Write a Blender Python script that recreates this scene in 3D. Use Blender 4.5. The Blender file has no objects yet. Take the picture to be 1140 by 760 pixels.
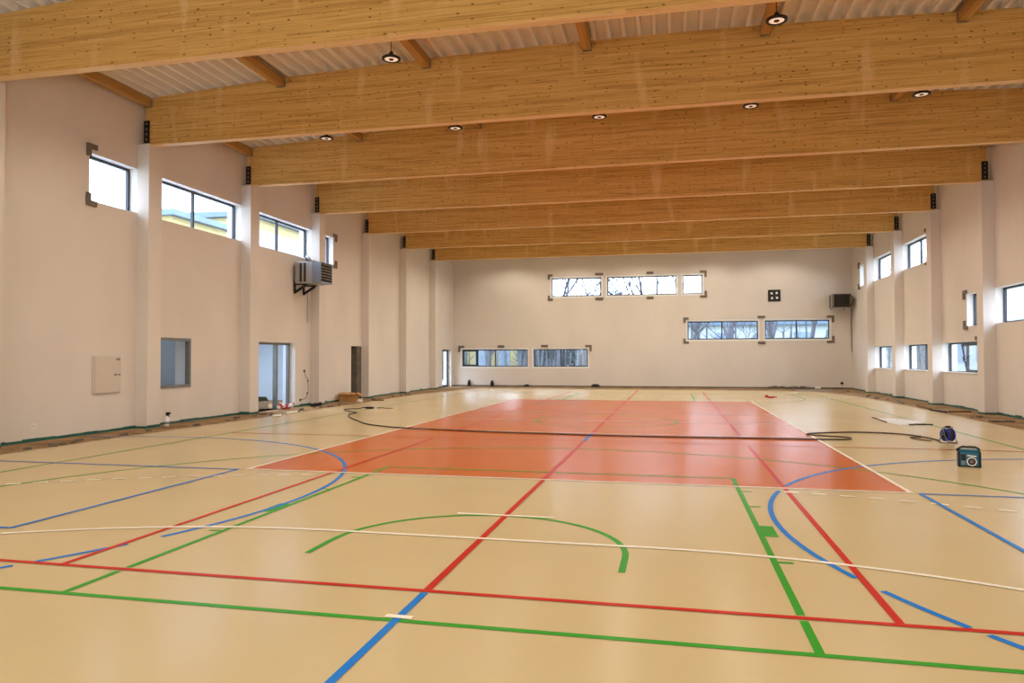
import bpy, bmesh, math, random
from mathutils import Vector, Matrix
random.seed(4)
C = bpy.context.scene.collection
PI = math.pi

# ------------------------------------------------------------------ helpers
def tag(o, label=None, cat=None, group=None, kind=None):
    if label: o['label'] = label
    if cat: o['category'] = cat
    if group: o['group'] = group
    if kind: o['kind'] = kind
    return o

def empty(name, loc=(0, 0, 0), label=None, cat=None, group=None, kind=None, rz=0.0):
    o = bpy.data.objects.new(name, None)
    C.objects.link(o)
    o.location = loc
    o.rotation_euler = (0, 0, rz)
    o.empty_display_size = 0.2
    return tag(o, label, cat, group, kind)

class MB:
    """collects shapes, then links them as one mesh object"""
    def __init__(s): s.v, s.f, s.m = [], [], []
    def poly(s, pts, mi=0):
        n = len(s.v); s.v += [tuple(p) for p in pts]
        s.f.append(tuple(range(n, n + len(pts)))); s.m.append(mi); return s
    def box(s, x0, x1, y0, y1, z0, z1, mi=0):
        n = len(s.v)
        s.v += [(x, y, z) for z in (z0, z1) for y in (y0, y1) for x in (x0, x1)]
        for q in ((0, 2, 3, 1), (4, 5, 7, 6), (0, 1, 5, 4), (2, 6, 7, 3), (0, 4, 6, 2), (1, 3, 7, 5)):
            s.f.append(tuple(n + i for i in q)); s.m.append(mi)
        return s
    def obox(s, c, ax, ay, az, mi=0):
        """oriented box: centre and three half-vectors"""
        c, ax, ay, az = map(Vector, (c, ax, ay, az)); n = len(s.v)
        s.v += [tuple(c + ax * i + ay * j + az * k) for k in (-1, 1) for j in (-1, 1) for i in (-1, 1)]
        for q in ((0, 2, 3, 1), (4, 5, 7, 6), (0, 1, 5, 4), (2, 6, 7, 3), (0, 4, 6, 2), (1, 3, 7, 5)):
            s.f.append(tuple(n + i for i in q)); s.m.append(mi)
        return s
    def prism(s, pts, axis, a0, a1, mi=0):
        """extrude a 2-D outline along axis; pts given in the two other axes in order"""
        def P(p, a):
            return {'x': (a, p[0], p[1]), 'y': (p[0], a, p[1]), 'z': (p[0], p[1], a)}[axis]
        n = len(s.v); k = len(pts)
        s.v += [P(p, a0) for p in pts] + [P(p, a1) for p in pts]
        s.f.append(tuple(n + i for i in range(k))); s.m.append(mi)
        s.f.append(tuple(n + k + i for i in reversed(range(k)))); s.m.append(mi)
        for i in range(k):
            j = (i + 1) % k
            s.f.append((n + i, n + j, n + k + j, n + k + i)); s.m.append(mi)
        return s
    def tube(s, pts, r, seg=6, mi=0, r1=None):
        pts = [Vector(p) for p in pts]; n0 = len(s.v); k = len(pts)
        up = Vector((0, 0, 1))
        for i, p in enumerate(pts):
            d = (pts[min(i + 1, k - 1)] - pts[max(i - 1, 0)])
            d = d.normalized() if d.length > 1e-9 else Vector((0, 0, 1))
            u = d.cross(up)
            if u.length < 1e-3: u = d.cross(Vector((1, 0, 0)))
            u.normalize(); w = d.cross(u)
            rr = r if r1 is None else r + (r1 - r) * i / max(1, k - 1)
            s.v += [tuple(p + (u * math.cos(2 * PI * j / seg) + w * math.sin(2 * PI * j / seg)) * rr) for j in range(seg)]
        for i in range(k - 1):
            for j in range(seg):
                a = n0 + i * seg + j; b = n0 + i * seg + (j + 1) % seg
                s.f.append((a, b, b + seg, a + seg)); s.m.append(mi)
        s.f.append(tuple(n0 + j for j in reversed(range(seg)))); s.m.append(mi)
        s.f.append(tuple(n0 + (k - 1) * seg + j for j in range(seg))); s.m.append(mi)
        return s
    def lathe(s, prof, c=(0, 0, 0), seg=24, mi=0, axis='z', cap=True):
        n0 = len(s.v); k = len(prof)
        for r, h in prof:
            for j in range(seg):
                a = 2 * PI * j / seg; p, q = r * math.cos(a), r * math.sin(a)
                v = {'z': (p, q, h), 'x': (h, p, q), 'y': (q, h, p)}[axis]
                s.v.append((c[0] + v[0], c[1] + v[1], c[2] + v[2]))
        for i in range(k - 1):
            for j in range(seg):
                a = n0 + i * seg + j; b = n0 + i * seg + (j + 1) % seg
                s.f.append((a, b, b + seg, a + seg)); s.m.append(mi)
        if cap and prof[0][0] > 1e-6: s.f.append(tuple(n0 + j for j in reversed(range(seg)))); s.m.append(mi)
        if cap and prof[-1][0] > 1e-6: s.f.append(tuple(n0 + (k - 1) * seg + j for j in range(seg))); s.m.append(mi)
        return s
    def build(s, name, mats, parent=None, off=(0, 0, 0), smooth=False, bevel=0, fix=True):
        if not isinstance(mats, (list, tuple)): mats = [mats]
        me = bpy.data.meshes.new(name)
        me.from_pydata([(v[0] - off[0], v[1] - off[1], v[2] - off[2]) for v in s.v], [], s.f)
        for m in mats: me.materials.append(m)
        for p, mi in zip(me.polygons, s.m): p.material_index = mi
        if fix:
            bm = bmesh.new(); bm.from_mesh(me)
            bmesh.ops.remove_doubles(bm, verts=bm.verts, dist=1e-5)
            bmesh.ops.recalc_face_normals(bm, faces=bm.faces)
            bm.to_mesh(me); bm.free()
        if smooth:
            for p in me.polygons: p.use_smooth = True
        o = bpy.data.objects.new(name, me)
        C.objects.link(o)
        if parent is not None: o.parent = parent
        else: o.location = off
        if bevel:
            b = o.modifiers.new('bevel', 'BEVEL'); b.width = bevel; b.segments = 2; b.limit_method = 'ANGLE'
        return o

def copy_tree(o, parent=None):
    c = o.copy(); C.objects.link(c)
    if parent is not None: c.parent = parent
    for ch in list(o.children): copy_tree(ch, c)
    return c

# ------------------------------------------------------------------ materials
def lin(c):
    f = lambda x: x / 12.92 if x <= 0.04045 else ((x + 0.055) / 1.055) ** 2.4
    return (f(c[0] / 255), f(c[1] / 255), f(c[2] / 255), 1)

class NT:
    def __init__(s, name):
        s.m = bpy.data.materials.new(name); s.m.use_nodes = True
        s.t = s.m.node_tree; s.b = s.t.nodes['Principled BSDF']; s.out = s.t.nodes['Material Output']
    def n(s, typ, **kw):
        o = s.t.nodes.new(typ)
        for k, v in kw.items():
            if hasattr(o, k): setattr(o, k, v)
        return o
    def l(s, a, b): s.t.links.new(a, b)
    def math(s, op, a, b=None, c=None):
        o = s.n('ShaderNodeMath', operation=op)
        for i, x in enumerate((a, b, c)):
            if x is None: continue
            if isinstance(x, (int, float)): o.inputs[i].default_value = x
            else: s.l(x, o.inputs[i])
        return o.outputs[0]
    def mix(s, fac, a, b, mode='MIX'):
        o = s.n('ShaderNodeMix', data_type='RGBA', blend_type=mode)
        for i, x in ((0, fac), (6, a), (7, b)):
            if isinstance(x, (int, float)): o.inputs[i].default_value = x
            elif isinstance(x, tuple): o.inputs[i].default_value = x
            else: s.l(x, o.inputs[i])
        return o.outputs[2]
    def coord(s, which='Object', scale=(1, 1, 1), rnd=False):
        t = s.n('ShaderNodeTexCoord'); mp = s.n('ShaderNodeMapping')
        mp.inputs['Scale'].default_value = scale
        s.l(t.outputs[which], mp.inputs['Vector'])
        if rnd:
            oi = s.n('ShaderNodeObjectInfo')
            sc = s.math('MULTIPLY', oi.outputs['Random'], 37.0)
            cb = s.n('ShaderNodeCombineXYZ')
            s.l(sc, cb.inputs[0]); s.l(sc, cb.inputs[1]); s.l(sc, cb.inputs[2])
            s.l(cb.outputs[0], mp.inputs['Location'])
        return mp.outputs[0]
    def noise(s, vec, scale=5, detail=3, rough=0.5):
        o = s.n('ShaderNodeTexNoise'); o.inputs['Scale'].default_value = scale
        o.inputs['Detail'].default_value = detail; o.inputs['Roughness'].default_value = rough
        s.l(vec, o.inputs['Vector']); return o.outputs[0]
    def ramp(s, fac, stops):
        o = s.n('ShaderNodeValToRGB'); e = o.color_ramp.elements
        while len(e) < len(stops): e.new(0.5)
        for el, (p, c) in zip(e, stops):
            el.position = p; el.color = c if len(c) == 4 else (*c, 1)
        s.l(fac, o.inputs[0]); return o.outputs[0]
    def bump(s, h, strength=0.2, dist=0.02):
        o = s.n('ShaderNodeBump'); o.inputs['Strength'].default_value = strength; o.inputs['Distance'].default_value = dist
        s.l(h, o.inputs['Height']); s.l(o.outputs[0], s.b.inputs['Normal'])
    def base(s, c):
        if isinstance(c, tuple): s.b.inputs['Base Color'].default_value = c
        else: s.l(c, s.b.inputs['Base Color'])
    def set(s, **kw):
        for k, v in kw.items():
            key = {'rough': 'Roughness', 'metal': 'Metallic', 'spec': 'Specular IOR Level'}[k]
            s.b.inputs[key].default_value = v

def plain(name, rgb, rough=0.6, metal=0.0, var=0.08, scale=6, spec=0.5):
    t = NT(name); c = lin(rgb)
    v = t.noise(t.coord(), scale, 3)
    dk = tuple(x * (1 - var) for x in c[:3]) + (1,); lt = tuple(min(1, x * (1 + var)) for x in c[:3]) + (1,)
    t.base(t.ramp(v, [(0.3, dk), (0.7, lt)])); t.set(rough=rough, metal=metal, spec=spec)
    return t.m

def wood_mat(name, axis, lo, mid, hi, knots=True, streak=True):
    t = NT(name)
    sw = {'x': (1, 1, 1), 'y': (1, 1, 1)}[axis]
    base = t.coord('Object', sw, rnd=False)
    sep = t.n('ShaderNodeSeparateXYZ'); t.l(base, sep.inputs[0])
    oi = t.n('ShaderNodeObjectInfo')
    rn = t.math('MULTIPLY', oi.outputs['Random'], 61.0)
    L = t.math('ADD', sep.outputs[0 if axis == 'x' else 1], rn)
    W = sep.outputs[1 if axis == 'x' else 0]
    Z = t.math('ADD', sep.outputs[2], t.math('MULTIPLY', W, 0.6))
    lam = t.math('FLOOR', t.math('MULTIPLY', Z, 25.0))
    # board ends staggered along each lamella
    shift = t.math('MULTIPLY', t.math('FRACT', t.math('MULTIPLY', lam, 0.618)), 3.7)
    brd = t.math('FLOOR', t.math('DIVIDE', t.math('ADD', L, shift), 3.7))
    cb = t.n('ShaderNodeCombineXYZ'); t.l(lam, cb.inputs[0]); t.l(brd, cb.inputs[1])
    wn = t.n('ShaderNodeTexWhiteNoise', noise_dimensions='2D'); t.l(cb.outputs[0], wn.inputs[0])
    gv = t.n('ShaderNodeCombineXYZ')
    t.l(t.math('MULTIPLY', L, 0.9), gv.inputs[0]); t.l(t.math('MULTIPLY', Z, 45.0), gv.inputs[1]); t.l(t.math('MULTIPLY', brd, 7.3), gv.inputs[2])
    grain = t.noise(gv.outputs[0], 1.0, 4, 0.6)
    fac = t.math('ADD', t.math('MULTIPLY', grain, 0.88), t.math('MULTIPLY', wn.outputs[0], 0.14))
    col = t.ramp(fac, [(0.28, lin(lo)), (0.50, lin(mid)), (0.78, lin(hi))])
    # darker resin streaks
    sv = t.n('ShaderNodeCombineXYZ'); t.l(t.math('MULTIPLY', L, 1.3), sv.inputs[0]); t.l(t.math('MULTIPLY', Z, 60.0), sv.inputs[1])
    st = t.noise(sv.outputs[0], 1.0, 1, 0.5)
    sm = t.math('MULTIPLY', t.math('GREATER_THAN', st, 0.72), 0.22)
    col = t.mix(sm, col, lin((lo[0] * 0.72, lo[1] * 0.62, lo[2] * 0.45)))
    if knots:
        kv = t.n('ShaderNodeCombineXYZ')
        t.l(t.math('MULTIPLY', L, 4.2), kv.inputs[0]); t.l(t.math('MULTIPLY', Z, 9.0), kv.inputs[1])
        vo = t.n('ShaderNodeTexVoronoi', voronoi_dimensions='2D'); vo.inputs['Scale'].default_value = 1.0
        t.l(kv.outputs[0], vo.inputs['Vector'])
        sc = t.n('ShaderNodeSeparateColor'); t.l(vo.outputs['Color'], sc.inputs[0])
        rad = t.math('MULTIPLY', t.math('SUBTRACT', sc.outputs[0], 0.20), 0.15)
        k = t.math('LESS_THAN', vo.outputs['Distance'], rad)
        col = t.mix(t.math('MULTIPLY', k, 0.8), col, lin((88, 52, 22)))
    if streak:
        # pale vertical streaks
        vv = t.n('ShaderNodeCombineXYZ'); t.l(t.math('MULTIPLY', L, 2.4), vv.inputs[0]); t.l(t.math('MULTIPLY', Z, 0.5), vv.inputs[1])
        s1 = t.noise(vv.outputs[0], 1.0, 2, 0.4)
        s2 = t.n('ShaderNodeMapRange'); s2.inputs[1].default_value = 0.60; s2.inputs[2].default_value = 0.72
        t.l(s1, s2.inputs[0])
        g2 = t.noise(t.coord('Object', (30, 30, 6)), 1.0, 2)
        col = t.mix(t.math('MULTIPLY', t.math('MULTIPLY', s2.outputs[0], g2), 0.9), col, lin((238, 205, 150)))
    t.base(col); t.set(rough=0.5, spec=0.35)
    return t.m

M = {}
M['glulam'] = wood_mat('glulam_spruce', 'x', (168, 122, 58), (212, 166, 92), (232, 192, 122))
M['glulam_bounce_lit'] = wood_mat('bounce_lit_spruce', 'x', (214, 176, 118), (232, 200, 148), (240, 214, 168), False, False)  # paler copy for beam undersides, floor bounce light put into the colour
M['purlin'] = wood_mat('purlin_pine', 'y', (166, 122, 62), (190, 146, 82), (208, 168, 104), knots=False, streak=False)

def plaster(name, rgb):
    t = NT(name); c = lin(rgb)
    v = t.noise(t.coord('Object', (1, 1, 0.6)), 0.5, 4, 0.55)
    col = t.ramp(v, [(0.3, tuple(x * 0.94 for x in c[:3]) + (1,)), (0.7, tuple(min(1, x * 1.04) for x in c[:3]) + (1,))])
    t.base(col); t.set(rough=0.85, spec=0.2)
    t.bump(t.noise(t.coord(), 60, 2), 0.05, 0.005)
    return t.m
M['plaster'] = plaster('wall_plaster', (226, 217, 209))
M['reveal'] = plaster('white_reveal', (240, 240, 240))
M['annex'] = plaster('annex_plaster', (196, 208, 222))

def concrete(name, a, b, scale=1.5):
    t = NT(name)
    v = t.noise(t.coord(), scale, 6, 0.6)
    w = t.noise(t.coord(), 14, 3, 0.6)
    col = t.ramp(t.math('ADD', t.math('MULTIPLY', v, 0.7), t.math('MULTIPLY', w, 0.3)), [(0.35, lin(a)), (0.65, lin(b))])
    t.base(col); t.set(rough=0.95, spec=0.1); t.bump(w, 0.3, 0.01)
    return t.m
M['screed'] = concrete('bare_screed', (112, 88, 64), (176, 146, 110))
M['raw_concrete'] = concrete('raw_concrete', (92, 84, 76), (130, 120, 108))
M['outside_ground'] = concrete('outside_ground', (120, 125, 110), (170, 170, 160), 0.2)

def floor_mat(name, rgb, rough=0.22, var=0.025, spec=0.07):
    t = NT(name); c = lin(rgb)
    v = t.noise(t.coord('Object', (1, 1, 1)), 0.35, 4, 0.55)
    col = t.ramp(v, [(0.3, tuple(x * (1 - var) for x in c[:3]) + (1,)), (0.7, tuple(min(1, x * (1 + var)) for x in c[:3]) + (1,))])
    t.base(col)
    r = t.n('ShaderNodeMapRange'); r.inputs[3].default_value = rough - 0.02; r.inputs[4].default_value = rough + 0.04
    t.l(t.noise(t.coord(), 0.7, 2), r.inputs[0]); t.l(r.outputs[0], t.b.inputs['Roughness'])
    t.set(spec=spec)
    return t.m
M['beige'] = floor_mat('beige_sports_floor', (204, 183, 140))
M['orange'] = floor_mat('orange_sports_floor', (200, 98, 10))
M['l_red'] = floor_mat('red_line_paint', (196, 46, 34), 0.24, 0.025, 0.02)
M['l_white'] = floor_mat('white_line_paint', (246, 238, 222), 0.3, 0.02)
M['l_blue'] = floor_mat('blue_line_paint', (34, 124, 214), 0.24, 0.025, 0.02)
M['l_green'] = floor_mat('green_line_paint', (62, 156, 48), 0.24, 0.025, 0.02)

M['deck'] = plain('trapezoidal_sheet', (240, 236, 228), 0.45, 0.0, 0.03, 1.0, 0.4)
M['frame'] = plain('anthracite_frame', (36, 42, 56), 0.4)
M['alu'] = plain('grey_aluminium', (128, 130, 132), 0.4, 0.3)
M['steel_dark'] = plain('dark_steel', (44, 40, 38), 0.45, 0.6, 0.2)
M['steel'] = plain('galvanised_steel', (150, 146, 140), 0.4, 0.7, 0.15)
M['bracket'] = plain('brown_grey_bracket', (116, 104, 92), 0.7, 0.0, 0.25, 20)
M['louver_dark'] = plain('dark_brown_louver', (84, 76, 66), 0.5, 0.2, 0.1)
M['outlet'] = plain('blue_grey_steel', (128, 138, 156), 0.35, 0.4, 0.06)
M['black'] = plain('black_plastic', (20, 18, 18), 0.5)
M['white'] = plain('white_plastic', (236, 234, 230), 0.45)
M['cabinet'] = plain('white_painted_steel', (214, 202, 190), 0.4, 0, 0.02)
M['foil'] = plain('green_edge_foil', (22, 92, 80), 0.5, 0, 0.4, 9)
M['casing'] = plain('grey_steel_casing', (172, 172, 174), 0.3, 0.6, 0.06)
M['grille'] = plain('dark_grille', (150, 138, 122), 0.45, 0.2, 0.1)
M['teal'] = plain('teal_plastic', (10, 96, 122), 0.4)
M['reel_blue'] = plain('blue_plastic', (26, 54, 150), 0.4)
M['card'] = plain('cardboard', (186, 138, 82), 0.85, 0, 0.15)
M['cable'] = plain('brown_black_cable', (74, 58, 48), 0.6)
M['redp'] = plain('red_plastic', (190, 40, 48), 0.5)
M['darkgreen'] = plain('dark_green_plastic', (52, 62, 52), 0.6)
M['beigep'] = plain('grey_beige_plastic', (170, 166, 150), 0.6)
M['film'] = plain('white_film_sheet', (236, 236, 240), 0.3, 0, 0.05)
M['timber'] = plain('offcut_timber', (120, 88, 58), 0.8, 0, 0.2)
M['yellow_wall'] = plain('yellow_render', (182, 166, 116), 0.8, 0, 0.05, 0.3)
M['white_wall'] = plain('white_render', (170, 178, 180), 0.8, 0, 0.05, 0.3)
M['roof_blue'] = plain('blue_grey_roof', (92, 112, 132), 0.5, 0, 0.15, 0.5)
M['bark'] = plain('grey_bark', (84, 84, 92), 0.9, 0, 0.25, 3)
M['thicket'] = plain('grey_thicket', (92, 98, 104), 0.9, 0, 0.3, 0.6)
M['out_glass'] = plain('outside_window_glass', (120, 140, 160), 0.2)

def glass():
    t = NT('window_glass'); t.t.nodes.remove(t.b)
    tr = t.n('ShaderNodeBsdfTransparent'); tr.inputs[0].default_value = (0.93, 0.96, 1.0, 1)
    gl = t.n('ShaderNodeBsdfGlossy'); gl.inputs['Roughness'].default_value = 0.02
    lw = t.n('ShaderNodeLayerWeight'); lw.inputs[0].default_value = 0.5
    pw = t.math('ADD', t.math('MULTIPLY', t.math('POWER', lw.outputs[1], 4.0), 0.5), 0.03)
    mx = t.n('ShaderNodeMixShader')
    t.l(pw, mx.inputs[0]); t.l(tr.outputs[0], mx.inputs[1]); t.l(gl.outputs[0], mx.inputs[2]); t.l(mx.outputs[0], t.out.inputs[0])
    return t.m
M['glass'] = glass()
def emis(name, rgb, k):
    t = NT(name); t.base(lin(rgb)); t.b.inputs['Emission Color'].default_value = lin(rgb); t.b.inputs['Emission Strength'].default_value = k
    return t.m
M['lens'] = emis('lamp_lens', (255, 232, 206), 0.55)

# ------------------------------------------------------------------ room measures
XL, XR, YN, YF = -12.30, 8.98, -2.6, 39.85
Y0, S, PW, PD = 14.627, 4.201, 0.45, 0.3175
ZB = 6.68
def ztop(x): return 8.16 - 0.0030 * (x + 1.0) ** 2
TH = 0.45

def wall_mesh(holes, u0, u1, z0, z1, place, outward):
    """wall with reveals: place(u, d, z) -> world; d = depth out of the room"""
    us = sorted({u0, u1, *[h[0] for h in holes], *[h[1] for h in holes]})
    zs = sorted({z0, z1, *[h[2] for h in holes], *[h[3] for h in holes]})
    inside = lambda u, z: any(h[0] < u < h[1] and h[2] < z < h[3] for h in holes)
    m = MB()
    for i in range(len(us) - 1):
        for j in range(len(zs) - 1):
            a, b, c, d = us[i], us[i + 1], zs[j], zs[j + 1]
            if inside((a + b) / 2, (c + d) / 2): continue
            for dep in (0, TH):
                m.poly([place(a, dep, c), place(b, dep, c), place(b, dep, d), place(a, dep, d)])
    for a, b, c, d in holes:
        for p, q in (((a, c), (b, c)), ((b, c), (b, d)), ((b, d), (a, d)), ((a, d), (a, c))):
            if c <= z0 + 1e-6 and p[1] == c and q[1] == c: continue
            m.poly([place(p[0], 0, p[1]), place(q[0], 0, q[1]), place(q[0], TH, q[1]), place(p[0], TH, p[1])], 1)
    return m
PL = lambda u, d, z: (XL - d, u, z)
PR = lambda u, d, z: (XR + d, u, z)
PF = lambda u, d, z: (u, YF + d, z)

bays = [Y0 + k * S for k in range(-1, 6)]      # near faces of the piers
HL = {'a': (13.2, bays[1], 5.06, 6.10), 'b': (bays[1] + PW, bays[2], 5.06, 6.10), 'c': (bays[2] + PW, bays[3], 5.06, 6.10),
      'd': (bays[3] + PW, 24.70, 5.06, 6.10), 'recep': (15.2, 16.60, 0.89, 2.15), 'door': (19.75, 21.97, 0, 2.13),
      'niche': (26.27, bays[4], 0, 2.10), 'far': (37.72, 39.35, 0, 2.08)}
wl = wall_mesh(list(HL.values()), YN, YF + TH, -0.02, 8.35, PL, -1).build('wall_left', [M['plaster'], M['reveal']])
tag(wl, 'long left wall of pale plaster with high windows, doors and piers', 'wall', kind='structure')
HR = {'a': (bays[2] + PW, bays[3], 2.59, 3.60), 'b': (bays[3] + PW, 25.09, 2.59, 3.60),
      'c': (28.70, bays[5], 5.08, 6.10), 'd': (bays[5] + PW, bays[6], 5.08, 6.10), 'e': (bays[6] + PW, 38.15, 5.08, 6.10),
      'f': (24.35, bays[4], 1.12, 2.11), 'g': (bays[4] + PW, bays[5], 1.12, 2.11), 'h': (bays[5] + PW, bays[6], 1.12, 2.11)}
wr = wall_mesh(list(HR.values()), YN, YF + TH, -0.02, 8.35, PR, 1).build('wall_right', [M['plaster'], M['reveal']])
tag(wr, 'right wall of pale plaster with two rows of windows', 'wall', kind='structure')
FW = [(-6.58, -3.83, 5.03, 6.05), (-3.49, 0.22, 5.03, 6.05), (0.55, 1.58, 5.04, 6.05),
      (-11.80, -7.96, 1.12, 2.09), (-7.63, -4.58, 1.12, 2.10), (0.79, 4.39, 2.58, 3.55), (4.74, 7.90, 2.58, 3.56)]
mg = 0.09
HF = [(a - mg, b + mg, c - mg, d + mg) for a, b, c, d in FW]
wf = wall_mesh(HF, XL, XR, -0.02, 8.35, PF, 1).build('wall_far', [M['plaster'], M['reveal']])
tag(wf, 'far end wall of cream plaster with seven strip windows', 'wall', kind='structure')
wn = MB().box(XL - TH, XR + TH, YN - 0.3, YN, -0.02, 8.35).build('wall_near', M['plaster'])
tag(wn, 'plain plastered end wall behind the viewer', 'wall', kind='structure')

# piers against both side walls
for k, y in enumerate(bays):
    for side in (-1, 1):
        if side == 1 and k < 2: continue
        par = wl if side < 0 else wr
        x0, x1 = (XL, XL + PD) if side < 0 else (XR - PD, XR)
        MB().box(x0, x1, y, y + PW, -0.015, ZB).build('pilaster', M['plaster'], par)

# ------------------------------------------------------------------ floor
fl = MB().box(-16.2, XR + 0.2, YN, YF + 0.2, -0.25, 0.0).build('floor', M['screed'])
tag(fl, 'bare brown screed floor showing along the walls around the sports surface', 'floor', kind='structure')
ZC = 0.006
cov = MB()
cov.prism([(-11.18, YN + 0.05), (7.62, YN + 0.05), (7.62, 29.0), (7.35, 33.0), (6.4, 36.6), (-10.2, 37.4), (-11.1, 30.0), (-10.95, 20.0), (-11.15, 13.5)], 'z', 0.0005, ZC)
cv = cov.build('sports_floor_covering', M['beige'], fl)
cv['label'] = 'glossy beige sports floor covering'
CX, CY = -1.70, 18.72
VX0, VX1, VY0, VY1 = -6.15, 2.82, 9.58, 27.7

def flat(name, label, mat, z, add):
    m = MB(); add(m, z)
    o = m.build(name, mat, fl, fix=False)
    for p in o.data.polygons:
        if p.normal.z < 0: p.flip()
    o['label'] = label
    return o
def rect(m, x0, x1, y0, y1, z):
    z += 1.5e-5 * len(m.f)
    m.poly([(x0, y0, z), (x1, y0, z), (x1, y1, z), (x0, y1, z)])
LW = 0.055
def hline(m, x0, x1, y, z, w=LW): rect(m, x0, x1, y - w / 2, y + w / 2, z)
def vline(m, x, y0, y1, z, w=LW): rect(m, x - w / 2, x + w / 2, y0, y1, z)
def arc(m, cx, cy, r, a0, a1, z, w=LW, n=64):
    n = max(1, int(n * abs(a1 - a0) / 360) + 1)
    for i in range(n):
        p, q = [math.radians(a0 + (a1 - a0) * t / n) for t in (i, i + 1)]
        m.poly([(cx + (r - w / 2) * math.cos(p), cy + (r - w / 2) * math.sin(p), z), (cx + (r + w / 2) * math.cos(p), cy + (r + w / 2) * math.sin(p), z),
                (cx + (r + w / 2) * math.cos(q), cy + (r + w / 2) * math.sin(q), z), (cx + (r - w / 2) * math.cos(q), cy + (r - w / 2) * math.sin(q), z)])
flat('orange_court_field', 'orange rectangular court field', M['orange'], ZC + 0.0012, lambda m, z: rect(m, VX0, VX1, VY0, VY1, z))

def green(m, z):
    G0, G1 = 4.28, 2 * CY - 4.28
    hline(m, -9.47, 6.05, G0, z); hline(m, -9.47, 6.05, G1, z)
    vline(m, -9.45, G0, G1, z, 0.05); vline(m, 6.03, G0, G1, z, 0.05)
    for y0, s in ((G0, 1), (G1, -1)):
        for x in (-4.175, 0.785):
            for p, q in ((0, 0.53), (0.63, 5.23), (5.34, 5.93)):
                a, b = sorted((y0 + s * p, y0 + s * q)); vline(m, x, a, b, z)
            o = 0.065 if x > 0 else -0.065
            for d, w in ((1.85, 0.05), (4.06, 0.05), (4.97, 0.05)):
                a, b = sorted((x + 0.42 * o, x + 2.2 * o)); hline(m, a, b, y0 + s * d, z, w)
            a, b = sorted((x + 0.42 * o, x + 2.3 * o)); c, d = sorted((y0 + s * 2.70, y0 + s * 3.13)); rect(m, a, b, c, d, z)
        hline(m, -4.175, 0.785, y0 + s * 5.93, z)
        cy = y0 + s * 1.73
        if s > 0: arc(m, CX, cy, 1.31, 0, 180, z)
        else: arc(m, CX, cy, 1.31, 180, 360, z)
        for x in (CX - 1.31, CX + 1.31): a, b = sorted((cy, cy - s * 0.42)); vline(m, x, a, b, z)
        if s > 0: arc(m, CX, cy, 6.9, 14, 166, z, 0.05, 120)
        else: arc(m, CX, cy, 6.9, 194, 346, z, 0.05, 120)
        for x in (CX - 6.70, CX + 6.70):
            a, b = sorted((y0, cy + s * 1.67)); vline(m, x, a, b, z, 0.05)
    arc(m, CX, CY, 1.8, 0, 360, z, 0.05, 64)
flat('basketball_court_lines', 'green painted court lines', M['l_green'], ZC + 0.0028, green)

def blue(m, z):
    vline(m, CX, YN + 0.1, 4.82, z); vline(m, CX, 14.15, 15.55, z, 0.06)
    def bow(cx, spans):
        for a0, a1 in spans: arc(m, cx, 7.68, 5.49, a0, a1, z, LW, 160)
    bow(-9.75, ((-60, -32.2), (-30.8, -23.2), (-19.9, 19.7), (20.8, 112)))
    bow(6.48, ((68, 158.0), (162.0, 199.9), (203.0, 210.4), (211.7, 240)))
    for x, s in ((-6.25, -1), (2.88, 1)):
        vline(m, x, 5.79, 9.55, z, 0.05)
        a, b = sorted((x, x + s * 4.85)); hline(m, a, b, 9.52, z, 0.05)
        hline(m, a, b, 5.79, z, 0.05)
flat('blue_court_lines', 'blue painted court lines', M['l_blue'], ZC + 0.0036, blue)

def red(m, z):
    hline(m, -9.4, 6.0, 4.86, z)
    vline(m, CX, 4.86, 14.15, z, 0.06); vline(m, CX, 15.55, 36.3, z, 0.06)
    for x in (-4.75, 1.355):
        vline(m, x, 4.86, 13.95, z); vline(m, x, 15.8, 34.5, z)
    hline(m, -9.4, 6.0, 14.12, z, 0.05)
flat('red_court_lines', 'red painted court lines', M['l_red'], ZC + 0.0044, red)

def white(m, z):
    hline(m, VX0, VX1, VY0, z); hline(m, VX0, VX1, VY1, z)
    vline(m, VX0 + LW / 2, VY0, VY1, z); vline(m, VX1 - LW / 2, VY0, VY1, z)
    for y in (18.62, 15.62, 21.62): hline(m, VX0, VX1, y, z, 0.045)
    GL = 0.38
    for gl, s in ((GL, 1), (2 * CY - GL, -1)):
        hline(m, CX - 1.5, CX + 1.5, gl + s * 5.98, z)
        for cx, a0, a1 in ((CX - 1.5, 90, 168), (CX + 1.5, 12, 90)):
            if s > 0: arc(m, cx, gl, 5.98, a0, a1, z, LW, 120)
            else: arc(m, cx, gl, 5.98, -a1, -a0, z, LW, 120)
        hline(m, CX - 0.52, CX + 0.52, gl + s * 6.95, z); hline(m, CX - 0.09, CX + 0.09, gl + s * 3.96, z)
        st = math.degrees(0.31 / 9.0)
        for cx, a0, a1 in ((CX - 1.5, 101, 150), (CX + 1.5, 24, 80)):
            a = a0
            while a < a1:
                b0, b1 = a, a + st * 0.55
                if s > 0: arc(m, cx, gl + 0.07, 9.0, b0, b1, z, 0.06, 180)
                else: arc(m, cx, gl - 0.07, 9.0, -b1, -b0, z, 0.06, 180)
                a += st
flat('white_court_lines', 'white painted court lines, solid and dashed', M['l_white'], ZC + 0.0052, white)

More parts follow.
